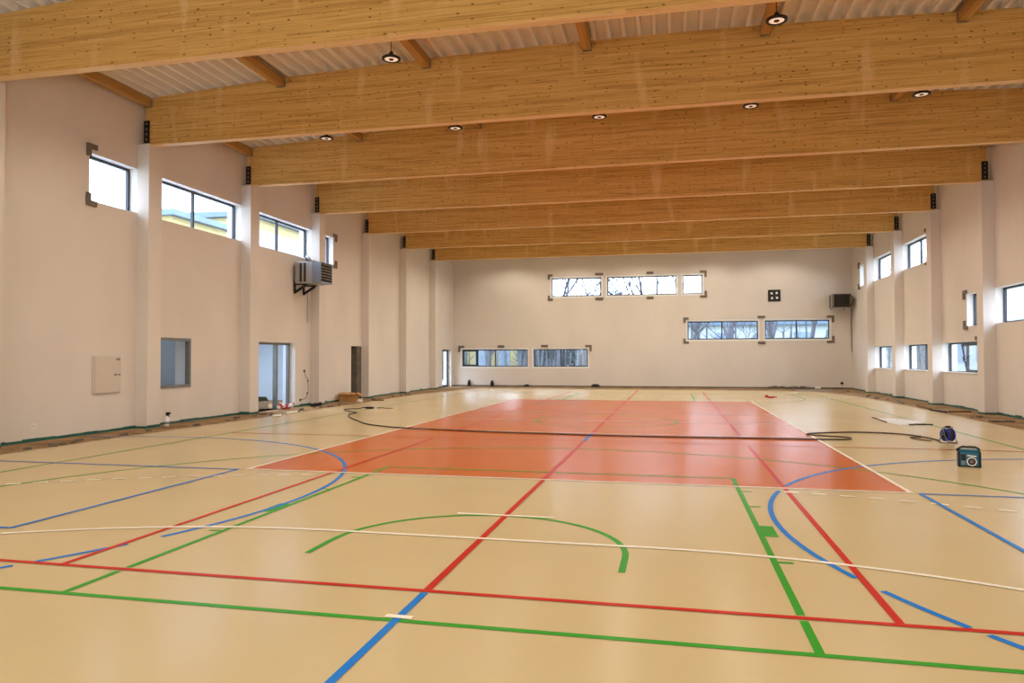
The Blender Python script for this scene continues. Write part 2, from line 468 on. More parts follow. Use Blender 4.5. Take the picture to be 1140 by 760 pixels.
# green foil upstand at the wall base
def skirt(side):
    m = MB(); rnd = random.Random(7 + side)
    x, s = (XL, 1) if side < 0 else (XR, -1)
    path = [(x, 8.0)]
    for k, y in enumerate(bays):
        if side > 0 and k < 2: continue
        path += [(x, y), (x + s * PD, y), (x + s * PD, y + PW), (x, y + PW)]
    path.append((x, YF))
    gaps = [(HL[k][0], HL[k][1]) for k in ('door', 'niche', 'far')] if side < 0 else []
    for (xa, ya), (xb, yb) in zip(path, path[1:]):
        n = max(1, int(math.hypot(xb - xa, yb - ya) / 0.35))
        for i in range(n):
            t0, t1 = i / n, (i + 1) / n
            p = (xa + (xb - xa) * t0, ya + (yb - ya) * t0); q = (xa + (xb - xa) * t1, ya + (yb - ya) * t1)
            if xa == xb == x and any(g0 < (p[1] + q[1]) / 2 < g1 for g0, g1 in gaps): continue
            h = 0.05 + 0.035 * rnd.random() ** 3
            if xa == xb:
                m.box(min(p[0], p[0] + s * 0.012), max(p[0], p[0] + s * 0.012), p[1], q[1], 0.0, h)
            else:
                y_ = p[1]; f = -1 if yb == ya and (xb - xa) * s > 0 else 1
                m.box(min(p[0], q[0]), max(p[0], q[0]), min(y_, y_ + f * 0.012), max(y_, y_ + f * 0.012), 0.0, h)
    return m
b = skirt(-1).build('baseboard_left', M['foil']); tag(b, 'dark green foil upstand along the foot of the left wall', 'baseboard', kind='structure')
b = skirt(1).build('baseboard_right', M['foil']); tag(b, 'dark green foil upstand along the foot of the right wall', 'baseboard', kind='structure')
b = MB().box(XL, XR, YF - 0.015, YF, 0, 0.07).build('baseboard_far', M['raw_concrete']); tag(b, 'dark gap strip along the foot of the far wall', 'baseboard', kind='structure')

# ------------------------------------------------------------------ ceiling deck, beams, purlins
dk = MB(); pitch = 0.30; x = XL - 0.05; prof = []
while x < XR + 0.05:
    prof += [(x, 0.0), (x + 0.06, 0.0), (x + 0.085, 0.13), (x + pitch - 0.025, 0.13)]
    x += pitch
prof.append((x, 0.0))
pts = [(px, ztop(px) + h) for px, h in prof]
for (xa, za), (xb, zb) in zip(pts, pts[1:]):
    dk.poly([(xa, YN, za), (xb, YN, zb), (xb, YF + 0.1, zb), (xa, YF + 0.1, za)])
ce = dk.build('ceiling', M['deck'])
tag(ce, 'pale ribbed metal roof deck on the timber beams', 'ceiling', kind='structure')
# closed skin above the ribs
sk = MB()
for i in range(24):
    xa, xb = [XL - 0.3 + (XR - XL + 0.6) * t / 24 for t in (i, i + 1)]
    sk.poly([(xa, YN, ztop(xa) + 0.15), (xb, YN, ztop(xb) + 0.15), (xb, YF + 0.3, ztop(xb) + 0.15), (xa, YF + 0.3, ztop(xa) + 0.15)])
sk.build('roof_insulation', M['deck'], ce)

BX0, BX1, BT = XL + 0.13, XR - 0.13, 0.20
def beam_mesh():
    n = 24; top = [(BX0 + (BX1 - BX0) * i / n) for i in range(n + 1)]
    out = [(BX0, ZB), (BX1, ZB)] + [(xx, ztop(xx) - 0.004) for xx in reversed(top)]
    m = MB(); m.prism([(p[0], p[1] - ZB) for p in out], 'y', 0, BT); return m
beam0 = beam_mesh().build('glulam_beam', [M['glulam'], M['glulam_bounce_lit']], bevel=0.006)
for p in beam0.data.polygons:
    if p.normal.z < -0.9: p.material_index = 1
def bracket_parts(beam):
    for s, xe in ((-1, BX0), (1, BX1)):
        a, b = (xe - 0.035, xe + 0.12) if s < 0 else (xe - 0.14, xe + 0.03)
        m = MB().box(a, b, -0.014, -0.001, 0.05, 0.58).box(a, b, BT + 0.001, BT + 0.014, 0.05, 0.58)
        m.box(min(a, b) - 0.02, max(a, b) + 0.02, -0.05, BT + 0.05, 0.0005, 0.014)
        br = m.build('end_bracket', M['steel_dark'], beam)
        for i in range(4):
            zz = 0.13 + i * 0.125
            MB().lathe([(0.024, 0), (0.024, -0.014), (0.0, -0.016)], ((a + b) / 2, -0.014, zz), 8, 0, 'y').build('bolt', M['steel'], br)
bracket_parts(beam0)
order = ['nearest beam, crossing the top of the view', 'second beam from the viewer', 'third beam from the viewer', 'fourth beam from the viewer',
         'fifth beam from the viewer', 'sixth beam from the viewer', 'last beam before the far wall']
beams_y = []
for k, y in enumerate(bays):
    o = beam0 if k == 0 else copy_tree(beam0)
    o.location = (0, y + 0.10, ZB + 0.001)
    tag(o, 'knotty glued laminated timber roof beam, ' + order[k], 'beam', 'laminated timber roof beams', 'thing')
    beams_y.append(y + 0.10)

PX = [-12.08, -8.62, -5.15, -1.68, 1.80, 5.27, 8.78]
xname = ['along the left wall', 'second from the left wall', 'third from the left wall', 'in the middle of the span',
         'third from the right wall', 'second from the right wall', 'along the right wall']
bname = ['first and second', 'second and third', 'third and fourth']
# what the photograph shows of each bay
seen = {0: [0, 1, 2, 3, 4, 5], 1: [0, 1, 2, 5], 2: [6]}
L = S - BT
pm = MB().box(-0.085, 0.085, 0.004, L - 0.004, 0, 0.20).build('timber_purlin', M['purlin'], bevel=0.004)
for yy in (0.004, L - 0.064):
    MB().box(-0.094, -0.087, yy, yy + 0.06, -0.006, 0.15).box(0.087, 0.094, yy, yy + 0.06, -0.006, 0.15).box(-0.094, 0.094, yy, yy + 0.06, -0.008, -0.002).build('joist_hanger', M['steel'], pm)
first = True
for k, lst in seen.items():
    for i in lst:
        o = pm if first else copy_tree(pm); first = False
        o.location = (PX[i], beams_y[k] + BT, ztop(PX[i]) - 0.215)
        tag(o, 'short timber purlin between the %s roof beams, %s' % (bname[k], xname[i]), 'purlin', 'timber purlins between the beams', 'thing')

# ------------------------------------------------------------------ pendant lamps
lamp = empty('pendant_lamp')
MB().lathe([(0.0, 0.13), (0.035, 0.13), (0.045, 0.09), (0.07, 0.06), (0.15, 0.035), (0.175, 0.02), (0.175, -0.012), (0.128, -0.016), (0.120, 0.0)], seg=28).build('housing', M['black'], lamp, smooth=True)
MB().lathe([(0.045, -0.006), (0.127, -0.006)], seg=28, cap=False).build('lens', M['lens'], lamp, fix=False)
MB().lathe([(0.046, 0.004), (0.046, -0.018), (0.0, -0.02)], seg=20).build('hub', M['black'], lamp)
MB().tube([(0, 0, 0.12), (0, 0, 0.40)], 0.008, 6).build('suspension_cable', M['black'], lamp)
MB().tube([(0.02, 0, 0.12), (0.05, 0, 0.20), (0.0, 0, 0.25)], 0.008, 6).build('hook', M['steel'], lamp)
lp = [(-5.17, 12.75, 'over the left half of the court, between the first two beams'), (1.74, 12.70, 'by a purlin right of the middle, between the first two beams'),
      (-8.69, 17.05, 'nearest the left wall, just below the second beam'), (-5.20, 16.98, 'second from the left, below the second beam'), (-1.65, 16.93, 'in the middle of the row below the second beam'),
      (1.755, 16.95, 'second from the right, below the second beam'), (5.27, 17.0, 'nearest the right wall, below the second beam')]
for i, (x, y, w) in enumerate(lp):
    o = lamp if i == 0 else copy_tree(lamp)
    o.location = (x, y, 7.30)
    tag(o, 'round black pendant lamp ' + w, 'lamp', 'black pendant lamps')
    for c in o.children:
        if c.name.startswith('suspension'):
            c.scale.z = (ztop(x) - 0.216 - 7.30 - 0.12) / 0.28; c.location.z = 0.12 * (1 - c.scale.z)

# ------------------------------------------------------------------ windows
class Fr:
    """maps (u, d, z) of one wall into the room; d counts out of the room"""
    def __init__(s, place): s.p = place
    def box(s, m, u0, u1, d0, d1, z0, z1, mi=0):
        a, b = s.p(u0, d0, z0), s.p(u1, d1, z1)
        m.box(min(a[0], b[0]), max(a[0], b[0]), min(a[1], b[1]), max(a[1], b[1]), z0, z1, mi)
FL, FR, FF = Fr(PL), Fr(PR), Fr(PF)

def window(n, fr, rect_, label, mull=(), depth=0.20, fw=0.055, sill=False, surround=False, sash=None):
    u0, u1, z0, z1 = rect_
    loc = fr.p((u0 + u1) / 2, depth, z0)
    w = empty('window_%d' % n, loc, label, 'window', None, 'structure')
    f = MB(); d0, d1 = depth, depth + 0.07; e = 0.002
    fr.box(f, u0 + e, u1 - e, d0, d1, z0 + e, z0 + fw); fr.box(f, u0 + e, u1 - e, d0, d1, z1 - fw, z1 - e)
    fr.box(f, u0 + e, u0 + fw, d0, d1, z0 + fw, z1 - fw); fr.box(f, u1 - fw, u1 - e, d0, d1, z0 + fw, z1 - fw)
    edges = [u0 + fw] + list(mull) + [u1 - fw]
    for mu in mull: fr.box(f, mu - fw * 0.55, mu + fw * 0.55, d0, d1, z0 + fw, z1 - fw)
    f.build('frame', M['frame'], w, loc)
    for i, (a, b) in enumerate(zip(edges, edges[1:])):
        a2 = a + (fw * 0.55 if i else 0); b2 = b - (fw * 0.55 if i < len(edges) - 2 else 0)
        if sash and sash[0] == i:
            # opening light: its own dark frame with pane and handle
            s = MB(); t = 0.06; tilt = sash[1]
            base = Vector(fr.p((a2 + b2) / 2, d0 - 0.012, z0 + fw)); du = (Vector(fr.p(b2, 0, 0)) - Vector(fr.p(a2, 0, 0))) / 2
            dn = (Vector(fr.p(0, -1, 0)) - Vector(fr.p(0, 0, 0))); h = z1 - z0 - 2 * fw
            up = Vector((0, 0, math.cos(tilt))) + dn * math.sin(tilt); nn = dn * math.cos(tilt) - Vector((0, 0, math.sin(tilt)))
            ud = du.normalized()
            s.obox(base + up * (t / 2), du, up * (t / 2), nn * 0.02); s.obox(base + up * (h - t / 2), du, up * (t / 2), nn * 0.02)
            for sg in (-1, 1): s.obox(base + du * sg - ud * sg * t / 2 + up * (h / 2), ud * (t / 2), up * (h / 2 - t), nn * 0.02)
            so = s.build('sash', M['frame'], w, loc)
            MB().obox(base + up * (h / 2), du * 0.9, up * (h / 2 - t), nn * 0.004).build('pane', M['glass'], so, loc)
            hs = -1 if (sash[2] if len(sash) > 2 else 0) else 1
            hb = base + du * hs - ud * hs * t / 2 + up * (h * 0.5) + nn * 0.03
            MB().obox(hb, ud * 0.012, up * 0.03, nn * 0.015).obox(hb + up * -0.04 + nn * 0.02, ud * 0.01, up * 0.07, nn * 0.008).build('handle', M['black'], so, loc)
        else:
            g = MB(); fr.box(g, a2 - 0.004, b2 + 0.004, d0 + 0.03, d0 + 0.04, z0 + fw - 0.004, z1 - fw + 0.004)
            g.build('pane', M['glass'], w, loc)
    if sill:
        s = MB(); fr.box(s, u0 + 0.003, u1 - 0.003, -0.03, depth - 0.002, z0 + 0.001, z0 + 0.025); s.build('sill', M['reveal'], w, loc)
    if surround:
        s = MB(); g = 0.09
        fr.box(s, u0 - g + e, u1 + g - e, 0.012, 0.16, z0 - g + e, z0 - e); fr.box(s, u0 - g + e, u1 + g - e, 0.012, 0.16, z1 + e, z1 + g - e)
        fr.box(s, u0 - g + e, u0 - e, 0.012, 0.16, z0 - e, z1 + e); fr.box(s, u1 + e, u1 + g - e, 0.012, 0.16, z0 - e, z1 + e)
        s.build('surround', M['reveal'], w, loc)
    return w
mid = lambda r: (r[0] + r[1]) / 2
window(1, FL, HL['a'], 'square high window on the left wall, nearest of the four there')
window(2, FL, HL['b'], 'wide two-pane high window on the left wall above the grey reception window', (mid(HL['b']),))
window(3, FL, HL['c'], 'wide two-pane high window on the left wall above the left doorway', (mid(HL['c']),))
window(4, FL, HL['d'], 'narrow high window on the left wall behind the fan heater')
window(5, FR, HR['a'], 'mid-height window on the right wall at the edge of the view', (mid(HR['a']),))
window(6, FR, HR['b'], 'narrow mid-height window on the right wall beside the nearest visible pier', (24.3,))
window(7, FR, HR['c'], 'tall-set high window on the right wall, nearest of the high row there', (29.98,))
window(8, FR, HR['d'], 'high window on the right wall between the two farthest piers', (mid(HR['d']),))
window(9, FR, HR['e'], 'narrow high window on the right wall next to the far corner')
window(10, FR, HR['f'], 'low right wall window with its dark sash tilted open', (25.72,), sill=True, sash=(0, math.radians(9), 0))
window(11, FR, HR['g'], 'low right wall window between the second and third visible piers', (mid(HR['g']),), sill=True)
window(12, FR, HR['h'], 'low right wall window nearest the far corner', (mid(HR['h']),), sill=True)
lab = ['left of the three high windows on the far wall, two panes with bare branches', 'middle and widest of the three high windows on the far wall',
       'small single-pane high window on the far wall, right of the other two', 'low far wall window with an opening side light, next to the far left door',
       'low two-pane far wall window, right of the other low window', 'left of the two mid-height windows on the far wall', 'mid-height far wall window below the far fan heater']
mulls = [(-5.19,), (-1.64,), (), (-10.9, -9.86), (-6.09,), (2.57,), (6.30,)]
for i, r in enumerate(FW):
    window(13 + i, FF, r, lab[i], mulls[i], depth=0.10, surround=True, sash=(0, 0.0, 1) if i == 3 else None)

# reception window, doors, niche on the left wall
u0, u1, z0, z1 = HL['recep']; loc = (XL, (u0 + u1) / 2, z0)
w = empty('window_20', loc, 'grey framed interior window low on the left wall beside the nearest pier', 'window', None, 'structure')
f = MB(); t = 0.075
for a in ((u0, u1, z0, z0 + t), (u0, u1, z1 - t, z1), (u0, u0 + t, z0 + t, z1 - t), (u1 - t, u1, z0 + t, z1 - t)): FL.box(f, a[0], a[1], -0.02, 0.1, a[2], a[3])
f.build('frame', M['alu'], w, loc)
g = MB(); FL.box(g, u0 + t, u1 - t, 0.05, 0.06, z0 + t, z1 - t); g.build('pane', M['glass'], w, loc)

u0, u1, z0, z1 = HL['door']; loc = (XL, (u0 + u1) / 2, 0)
d = empty('door_1', loc, 'aluminium framed doorway on the left wall, open, with a glazed side panel', 'door', None, 'structure')
f = MB()
FL.box(f, u0 + .002, u1 - .002, 0.20, 0.30, z1 - 0.07, z1 - .002); FL.box(f, u1 - 0.07, u1 - .002, 0.20, 0.30, 0.002, z1 - 0.07)
FL.box(f, u0 + .002, u0 + 0.07, 0.20, 0.30, 0.002, z1 - 0.07); FL.box(f, 21.08, 21.16, 0.16, 0.30, 0.002, z1 - 0.07)
FL.box(f, 21.16, u1 - 0.07, 0.22, 0.28, 0.002, 0.08)
f.build('door_frame', M['alu'], d, loc)
g = MB(); FL.box(g, 21.16, u1 - 0.07, 0.245, 0.255, 0.08, z1 - 0.07); g.build('pane', M['glass'], d, loc)
u0, u1, z0, z1 = HL['far']; loc = (XL, (u0 + u1) / 2, 0)
d = empty('door_2', loc, 'dark framed glazed door at the far end of the left wall', 'door', None, 'structure')
f = MB(); t = 0.1
for a in ((u0 + .002, u1 - .002, 0.002, t), (u0 + .002, u1 - .002, z1 - t, z1 - .002), (u0 + .002, u0 + t, t, z1 - t), (u1 - t, u1 - .002, t, z1 - t)): FL.box(f, a[0], a[1], 0.16, 0.24, a[2], a[3])
f.build('door_frame', M['frame'], d, loc)
g = MB(); FL.box(g, u0 + t, u1 - t, 0.195, 0.205, t, z1 - t); g.build('pane', M['glass'], d, loc)
g = MB(); FL.box(g, u1 - 0.08, u1 - 0.05, 0.10, 0.16, 0.95, 1.15); g.build('door_handle', M['steel'], d, loc)

# rooms behind the left wall
an = MB(); ax0, ax1 = XL - 4.2, XL - TH - 0.002
an.poly([(ax0, 14.0, 0.003), (ax1, 14.0, 0.003), (ax1, 25.4, 0.003), (ax0, 25.4, 0.003)], 1)
an.poly([(ax0, 14.0, 2.9), (ax1, 14.0, 2.9), (ax1, 25.4, 2.9), (ax0, 25.4, 2.9)])
an.poly([(ax0, 14.0, 0), (ax0, 25.4, 0), (ax0, 25.4, 2.9), (ax0, 14.0, 2.9)])
an.poly([(ax0, 25.4, 0), (ax1, 25.4, 0), (ax1, 25.4, 2.9), (ax0, 25.4, 2.9)])
an.poly([(ax0, 14.0, 0), (ax1, 14.0, 0), (ax1, 14.0, 2.9), (ax0, 14.0, 2.9)])
an.box(ax0, ax1 - 0.002, 17.9, 18.05, 0.004, 2.89)
a_ = an.build('wall_annex', [M['annex'], M['screed']], fix=False); tag(a_, 'pale blue walls of the side rooms behind the left doorway', 'wall', kind='structure')
nb = MB(); n0, n1 = HL['niche'][0] - 0.05, HL['niche'][1] + 0.3
nb.poly([(XL - 2.4, n0, 0), (XL - 2.4, n1, 0), (XL - 2.4, n1, 2.2), (XL - 2.4, n0, 2.2)])
nb.poly([(XL - 2.4, n0, 0), (XL - TH, n0, 0), (XL - TH, n0, 2.2), (XL - 2.4, n0, 2.2)])
nb.poly([(XL - 2.4, n1, 0), (XL - TH, n1, 0), (XL - TH, n1, 2.2), (XL - 2.4, n1, 2.2)])
nb.poly([(XL - 2.4, n0, 2.2), (XL - TH, n0, 2.2), (XL - TH, n1, 2.2), (XL - 2.4, n1, 2.2)])
nb.box(XL - 0.445, XL - 0.004, HL['niche'][0] + 0.55, HL['niche'][1] - 0.003, 0.002, 2.09)
n_ = nb.build('wall_niche', M['raw_concrete'], fix=False); tag(n_, 'dark bare concrete passage behind the narrow left wall opening', 'wall', kind='structure')

# ------------------------------------------------------------------ corner brackets round the windows
def corner(fr, u, z, su, sz, where, a=0.28, t=0.115):
    """L shaped: corner point at (u, z); arms run su / sz from the outer corner"""
    m = MB(); loc = fr.p(u, 0, z)
    us = sorted((u, u + su * a)); zs = sorted((z, z + sz * t)); fr.box(m, us[0], us[1], -0.05, -0.001, zs[0], zs[1])
    us = sorted((u, u + su * t)); zs = sorted((z + sz * t, z + sz * a)); fr.box(m, us[0], us[1], -0.05, -0.001, zs[0], zs[1])
    o = m.build('corner_mounting_bracket', M['bracket'], None, loc, bevel=0.006)
    tag(o, 'brown L shaped bracket, ' + where, 'bracket', 'brown brackets round the windows')
def bar(fr, u, z, where, w=0.38, h=0.13):
    m = MB(); loc = fr.p(u, 0, z); fr.box(m, u - w / 2, u + w / 2, -0.05, -0.001, z - h / 2, z + h / 2)
    fr.box(m, u - w / 5, u + w / 5, -0.07, -0.05, z - h / 3, z + h / 3)
    o = m.build('straight_mounting_bracket', M['bracket'], None, loc, bevel=0.006)
    tag(o, 'short straight brown bracket ' + where, 'bracket', 'brown brackets round the windows')
corner(FL, 13.10, 6.29, 1, -1, 'top corner of the nearest high left wall window')
corner(FL, 13.10, 4.94, 1, 1, 'bottom corner of the nearest high left wall window')
corner(FL, 24.96, 6.25, -1, -1, 'top of the narrow window behind the left fan heater')
corner(FL, 24.96, 4.98, -1, 1, 'bottom of the narrow window behind the left fan heater')
corner(FR, 25.30, 3.72, -1, -1, 'top of the narrow mid-height right wall window')
corner(FR, 25.30, 2.49, -1, 1, 'bottom of the narrow mid-height right wall window')
corner(FR, 28.45, 6.28, 1, -1, 'top of the nearest high right wall window', 0.3)
corner(FR, 28.45, 4.96, 1, 1, 'bottom of the nearest high right wall window', 0.3)
corner(FR, 38.40, 6.26, -1, -1, 'top of the high window by the far right corner')
corner(FR, 38.40, 4.94, -1, 1, 'bottom of the high window by the far right corner')
corner(FR, 24.12, 2.26, 1, -1, 'top of the low right wall window that is tilted open')
g = 0.22
corner(FF, FW[0][0] - g, FW[0][3] + g, 1, -1, 'top left of the leftmost high far wall window')
corner(FF, FW[0][0] - g, FW[0][2] - g, 1, 1, 'bottom left of the leftmost high far wall window')
bar(FF, FW[0][1] - 0.1, FW[0][3] + 0.17, 'above the right end of the leftmost high far wall window', 0.45)
bar(FF, FW[0][1] - 0.1, FW[0][2] - 0.17, 'below the right end of the leftmost high far wall window', 0.45)
bar(FF, -1.18, FW[1][3] + 0.17, 'above the middle high far wall window')
bar(FF, -1.18, FW[1][2] - 0.17, 'below the middle high far wall window')
corner(FF, FW[2][1] + g, FW[2][3] + g, -1, -1, 'top right of the small single-pane far wall window', 0.36)
corner(FF, FW[2][1] + g, FW[2][2] - g, -1, 1, 'bottom right of the small single-pane far wall window', 0.36)
corner(FF, FW[3][0] - g, FW[3][3] + g, 1, -1, 'top left of the low far wall window by the door', 0.36)
bar(FF, -9.5, FW[3][3] + 0.17, 'above the low far wall window by the door')
bar(FF, -7.0, FW[4][3] + 0.17, 'above the second low far wall window')
corner(FF, FW[4][1] + g, FW[4][3] + g, -1, -1, 'top right of the second low far wall window', 0.36)
corner(FF, FW[5][0] - g, FW[5][3] + g, 1, -1, 'top left of the first mid-height far wall window')
corner(FF, FW[5][0] - g, FW[5][2] - g, 1, 1, 'bottom left of the first mid-height far wall window')
bar(FF, 4.56, FW[5][3] + 0.19, 'above the gap between the two mid-height far wall windows')
bar(FF, 4.56, FW[5][2] - 0.19, 'below the gap between the two mid-height far wall windows')
corner(FF, FW[6][1] + g, FW[6][3] + g, -1, -1, 'top right of the mid-height window below the far heater', 0.36)
corner(FF, FW[6][1] + g, FW[6][2] - g, -1, 1, 'bottom right of the mid-height window below the far heater', 0.36)

# ------------------------------------------------------------------ fan heaters
def heater(name, loc, rz, label, arm=0.32, out='outlet', gri='grille'):
    """local frame: back at y=0 on the wall, grille facing -y, base at z=0"""
    r = empty(name, loc, label, 'heater', 'fan heaters on the walls', None, rz)
    W, D, Hh = 0.86, 0.72, 0.72
    MB().box(-W / 2, W / 2, -D, -0.10, 0, Hh).build('casing', M['casing'], r, bevel=0.012)
    f = MB(); q = 0.018
    f.box(-W / 2 + q, -W / 2 + 0.055, -D - 0.30, -D - 0.001, q, Hh - q).box(W / 2 - 0.055, W / 2 - q, -D - 0.30, -D - 0.001, q, Hh - q)
    f.box(-W / 2 + 0.055, W / 2 - 0.055, -D - 0.30, -D - 0.001, q, 0.05).box(-W / 2 + 0.055, W / 2 - 0.055, -D - 0.30, -D - 0.001, Hh - 0.05, Hh - q)
    fo = f.build('outlet_frame', M[out], r)
    MB().box(-W / 2 + 0.056, W / 2 - 0.056, -D - 0.02, -D - 0.002, 0.051, Hh - 0.051).build('coil', M['black'], r)
    for i in range(7):
        zz = 0.075 + i * 0.095
        MB().obox((0, -D - 0.255, zz), (W / 2 - 0.057, 0, 0), (0, 0.042, 0.022), (0, 0.004, -0.007)).build('louver', M[gri], fo)
    for sx in (-1, 1):
        v = MB()
        for yy in (-0.46, -0.31):
            x = sx * (W / 2 + 0.001); v.box(min(x, x + sx * 0.006), max(x, x + sx * 0.006), yy - 0.04, yy + 0.04, 0.05, Hh - 0.05)
        v.build('side_vent', M['black'], r)
    MB().box(-0.36, 0.36, -0.10, -0.08, 0.06, 0.66).lathe([(0.30, -0.08), (0.30, -0.045), (0.1, -0.03), (0.0, -0.03)], (0, 0, 0.36), 20, 0, 'y').build('fan', M['black'], r)
    for sx in (-0.3, 0.3):
        k = MB()
        k.box(sx - 0.035, sx + 0.035, -0.05, -0.001, -arm, 0.10)
        if arm > 0.1: k.obox((sx, -0.22, -0.17), (0.03, 0, 0), (0, 0.22, -0.13), (0, 0.018, 0.03)); k.box(sx - 0.025, sx + 0.025, -0.50, -0.02, -0.035, -0.002)
        k.build('wall_bracket', M['steel_dark'], r)
    return r
hL = heater('fan_heater', (XL, 22.18, 4.10), PI / 2, 'grey fan heater with louvred outlet on the left wall below the high windows')
MB().tube([(0.15, -0.3, 0.725), (0.1, -0.25, 0.86), (-0.1, -0.35, 0.93), (-0.25, -0.5, 0.86), (-0.3, -0.62, 0.725)], 0.045, 8).build('hose', M['steel'], hL, smooth=True)
MB().tube([(0.25, -0.62, 0.725), (0.25, -0.45, 0.80), (0.2, -0.25, 0.84), (0.1, -0.08, 0.90)], 0.04, 8).build('hose', M['steel'], hL, smooth=True)
hR = heater('fan_heater', (8.30, YF, 4.10), 0, 'grey fan heater in the top right corner of the far wall', 0.04, 'bracket', 'louver_dark')
MB().tube([(0.432, -0.55, 0.62), (0.53, -0.55, 0.64), (0.60, -0.5, 0.50), (0.61, -0.45, 0.32), (0.55, -0.45, 0.16), (0.432, -0.45, 0.12)], 0.024, 8).build('hose', M['black'], hR, smooth=True)
o = MB().tube([(XL + 0.032, 22.73, 3.90), (XL + 0.032, 22.73, 2.86)], 0.012, 6).build('heater_pipe', M['steel'], None, (XL, 22.73, 2.86))
tag(o, 'thin grey pipe on the wall below the left fan heater', 'pipe')
o = MB().tube([(8.93, YF - 0.03, 4.3), (8.93, YF - 0.03, 3.2), (8.94, YF - 0.03, 1.9)], 0.014, 6).build('power_cable', M['cable'], None, (8.93, YF, 1.9))
tag(o, 'dark cable hanging down the far right corner below the heater', 'cable')

# black square ventilator on the far wall
loc = (5.21, YF, 4.85)
v = empty('wall_ventilator', loc, 'small black square panel with four pale cut-outs, high on the far wall', 'ventilator')
m = MB().box(-0.31, 0.31, -0.05, -0.001, -0.31, 0.31); m.build('panel', M['black'], v, bevel=0.015)
m = MB()
m.box(-0.27, -0.25, -0.062, -0.05, -0.27, 0.27).box(0.25, 0.27, -0.062, -0.05, -0.27, 0.27).box(-0.25, 0.25, -0.062, -0.05, 0.25, 0.27).box(-0.25, 0.25, -0.062, -0.05, -0.27, -0.25)
m.build('rim', M['steel_dark'], v)
for a in (45, 135, 225, 315):
    c = Vector((math.cos(math.radians(a + 4)), 0, math.sin(math.radians(a + 4)))) * 0.17; t = Vector((-c.z, 0, c.x)).normalized(); r = c.normalized()
    MB().prism([(c.x + r.x * p + t.x * q, c.z + r.z * p + t.z * q) for p, q in ((-0.07, -0.02), (0.02, -0.065), (0.08, 0.0), (0.02, 0.065), (-0.04, 0.03))], 'y', -0.058, -0.0505).build('blade', M['white'], v)
MB().lathe([(0.05, -0.052), (0.05, -0.065), (0.0, -0.068)], (0, 0, 0), 16, 0, 'y').build('hub', M['black'], v)

# electrical cabinet, socket and switches
loc = (XL, 13.73, 0.85)
e = empty('electrical_cabinet', loc, 'flat white electrical cabinet on the left wall before the nearest pier', 'cabinet')
MB().box(0.001, 0.035, -0.40, 0.40, 0, 0.84).build('cabinet_frame', M['cabinet'], e, bevel=0.004)
dr = MB().box(0.036, 0.052, -0.365, 0.365, 0.03, 0.81).build('cabinet_door', M['cabinet'], e, bevel=0.003)
MB().lathe([(0.028, 0.052), (0.028, 0.062), (0.0, 0.064)], (0, 0.22, 0.42), 14, 0, 'x').build('lock', M['steel'], dr)
MB().box(0.053, 0.066, 0.29, 0.36, 0.41, 0.43).build('latch', M['steel_dark'], dr)
MB().box(0.053, 0.055, 0.24, 0.35, 0.74, 0.79).build('nameplate', M['steel'], dr)
o = MB().box(XL + 0.001, XL + 0.012, 11.81, 11.92, 0.25, 0.36).lathe([(0.035, 0.012), (0.02, 0.014), (0.0, 0.013)], (XL, 11.865, 0.305), 14, 1, 'x').build('wall_socket', [M['white'], M['cabinet']], None, (XL, 11.865, 0.25), bevel=0.003)
tag(o, 'small white wall socket low on the left wall', 'socket')
o = MB().lathe([(0.07, -0.001), (0.07, -0.03), (0.03, -0.035), (0.0, -0.035)], (8.46, YF, 0.29), 14, 0, 'y').build('wall_socket', M['black'], None, (8.46, YF, 0.25))
tag(o, 'small dark round wall socket box low in the far right corner', 'socket')
wb = MB().lathe([(0.05, 0.001), (0.05, 0.02), (0.0, 0.022)], (XL, 22.57, 1.19), 14, 0, 'x').build('junction_box', M['steel_dark'], None, (XL, 22.57, 1.19))
tag(wb, 'small round junction box on the wall right of the left doorway', 'box')
o = MB().tube([(XL + 0.032, 22.57, 1.14), (XL + 0.032, 22.60, 1.02), (XL + 0.032, 22.80, 0.90), (XL + 0.032, 22.78, 0.80), (XL + 0.032, 22.82, 0.62), (XL + 0.032, 22.78, 0.42), (XL + 0.032, 22.62, 0.25), (XL + 0.032, 22.30, 0.22)], 0.008, 5).build('loose_wire', M['cable'], None, (XL, 22.6, 0.22))
MB().lathe([(0.03, 0.0), (0.03, 0.02)], (0.0, 0.2, 0.62), 10, 0, 'x').build('wire_connector', M['steel_dark'], o)
MB().lathe([(0.03, 0.0), (0.03, 0.02)], (0.0, 0.18, 0.20), 10, 0, 'x').build('wire_connector', M['steel_dark'], o)
MB().lathe([(0.035, 0.0), (0.035, 0.03)], (0.0, -0.3, 0.0), 10, 0, 'x').build('wire_connector', M['steel_dark'], o)
tag(o, 'loose looping wire on the wall between the left doorway and the pier', 'wire')

# ------------------------------------------------------------------ things on the floor
ZF = ZC + 0.001
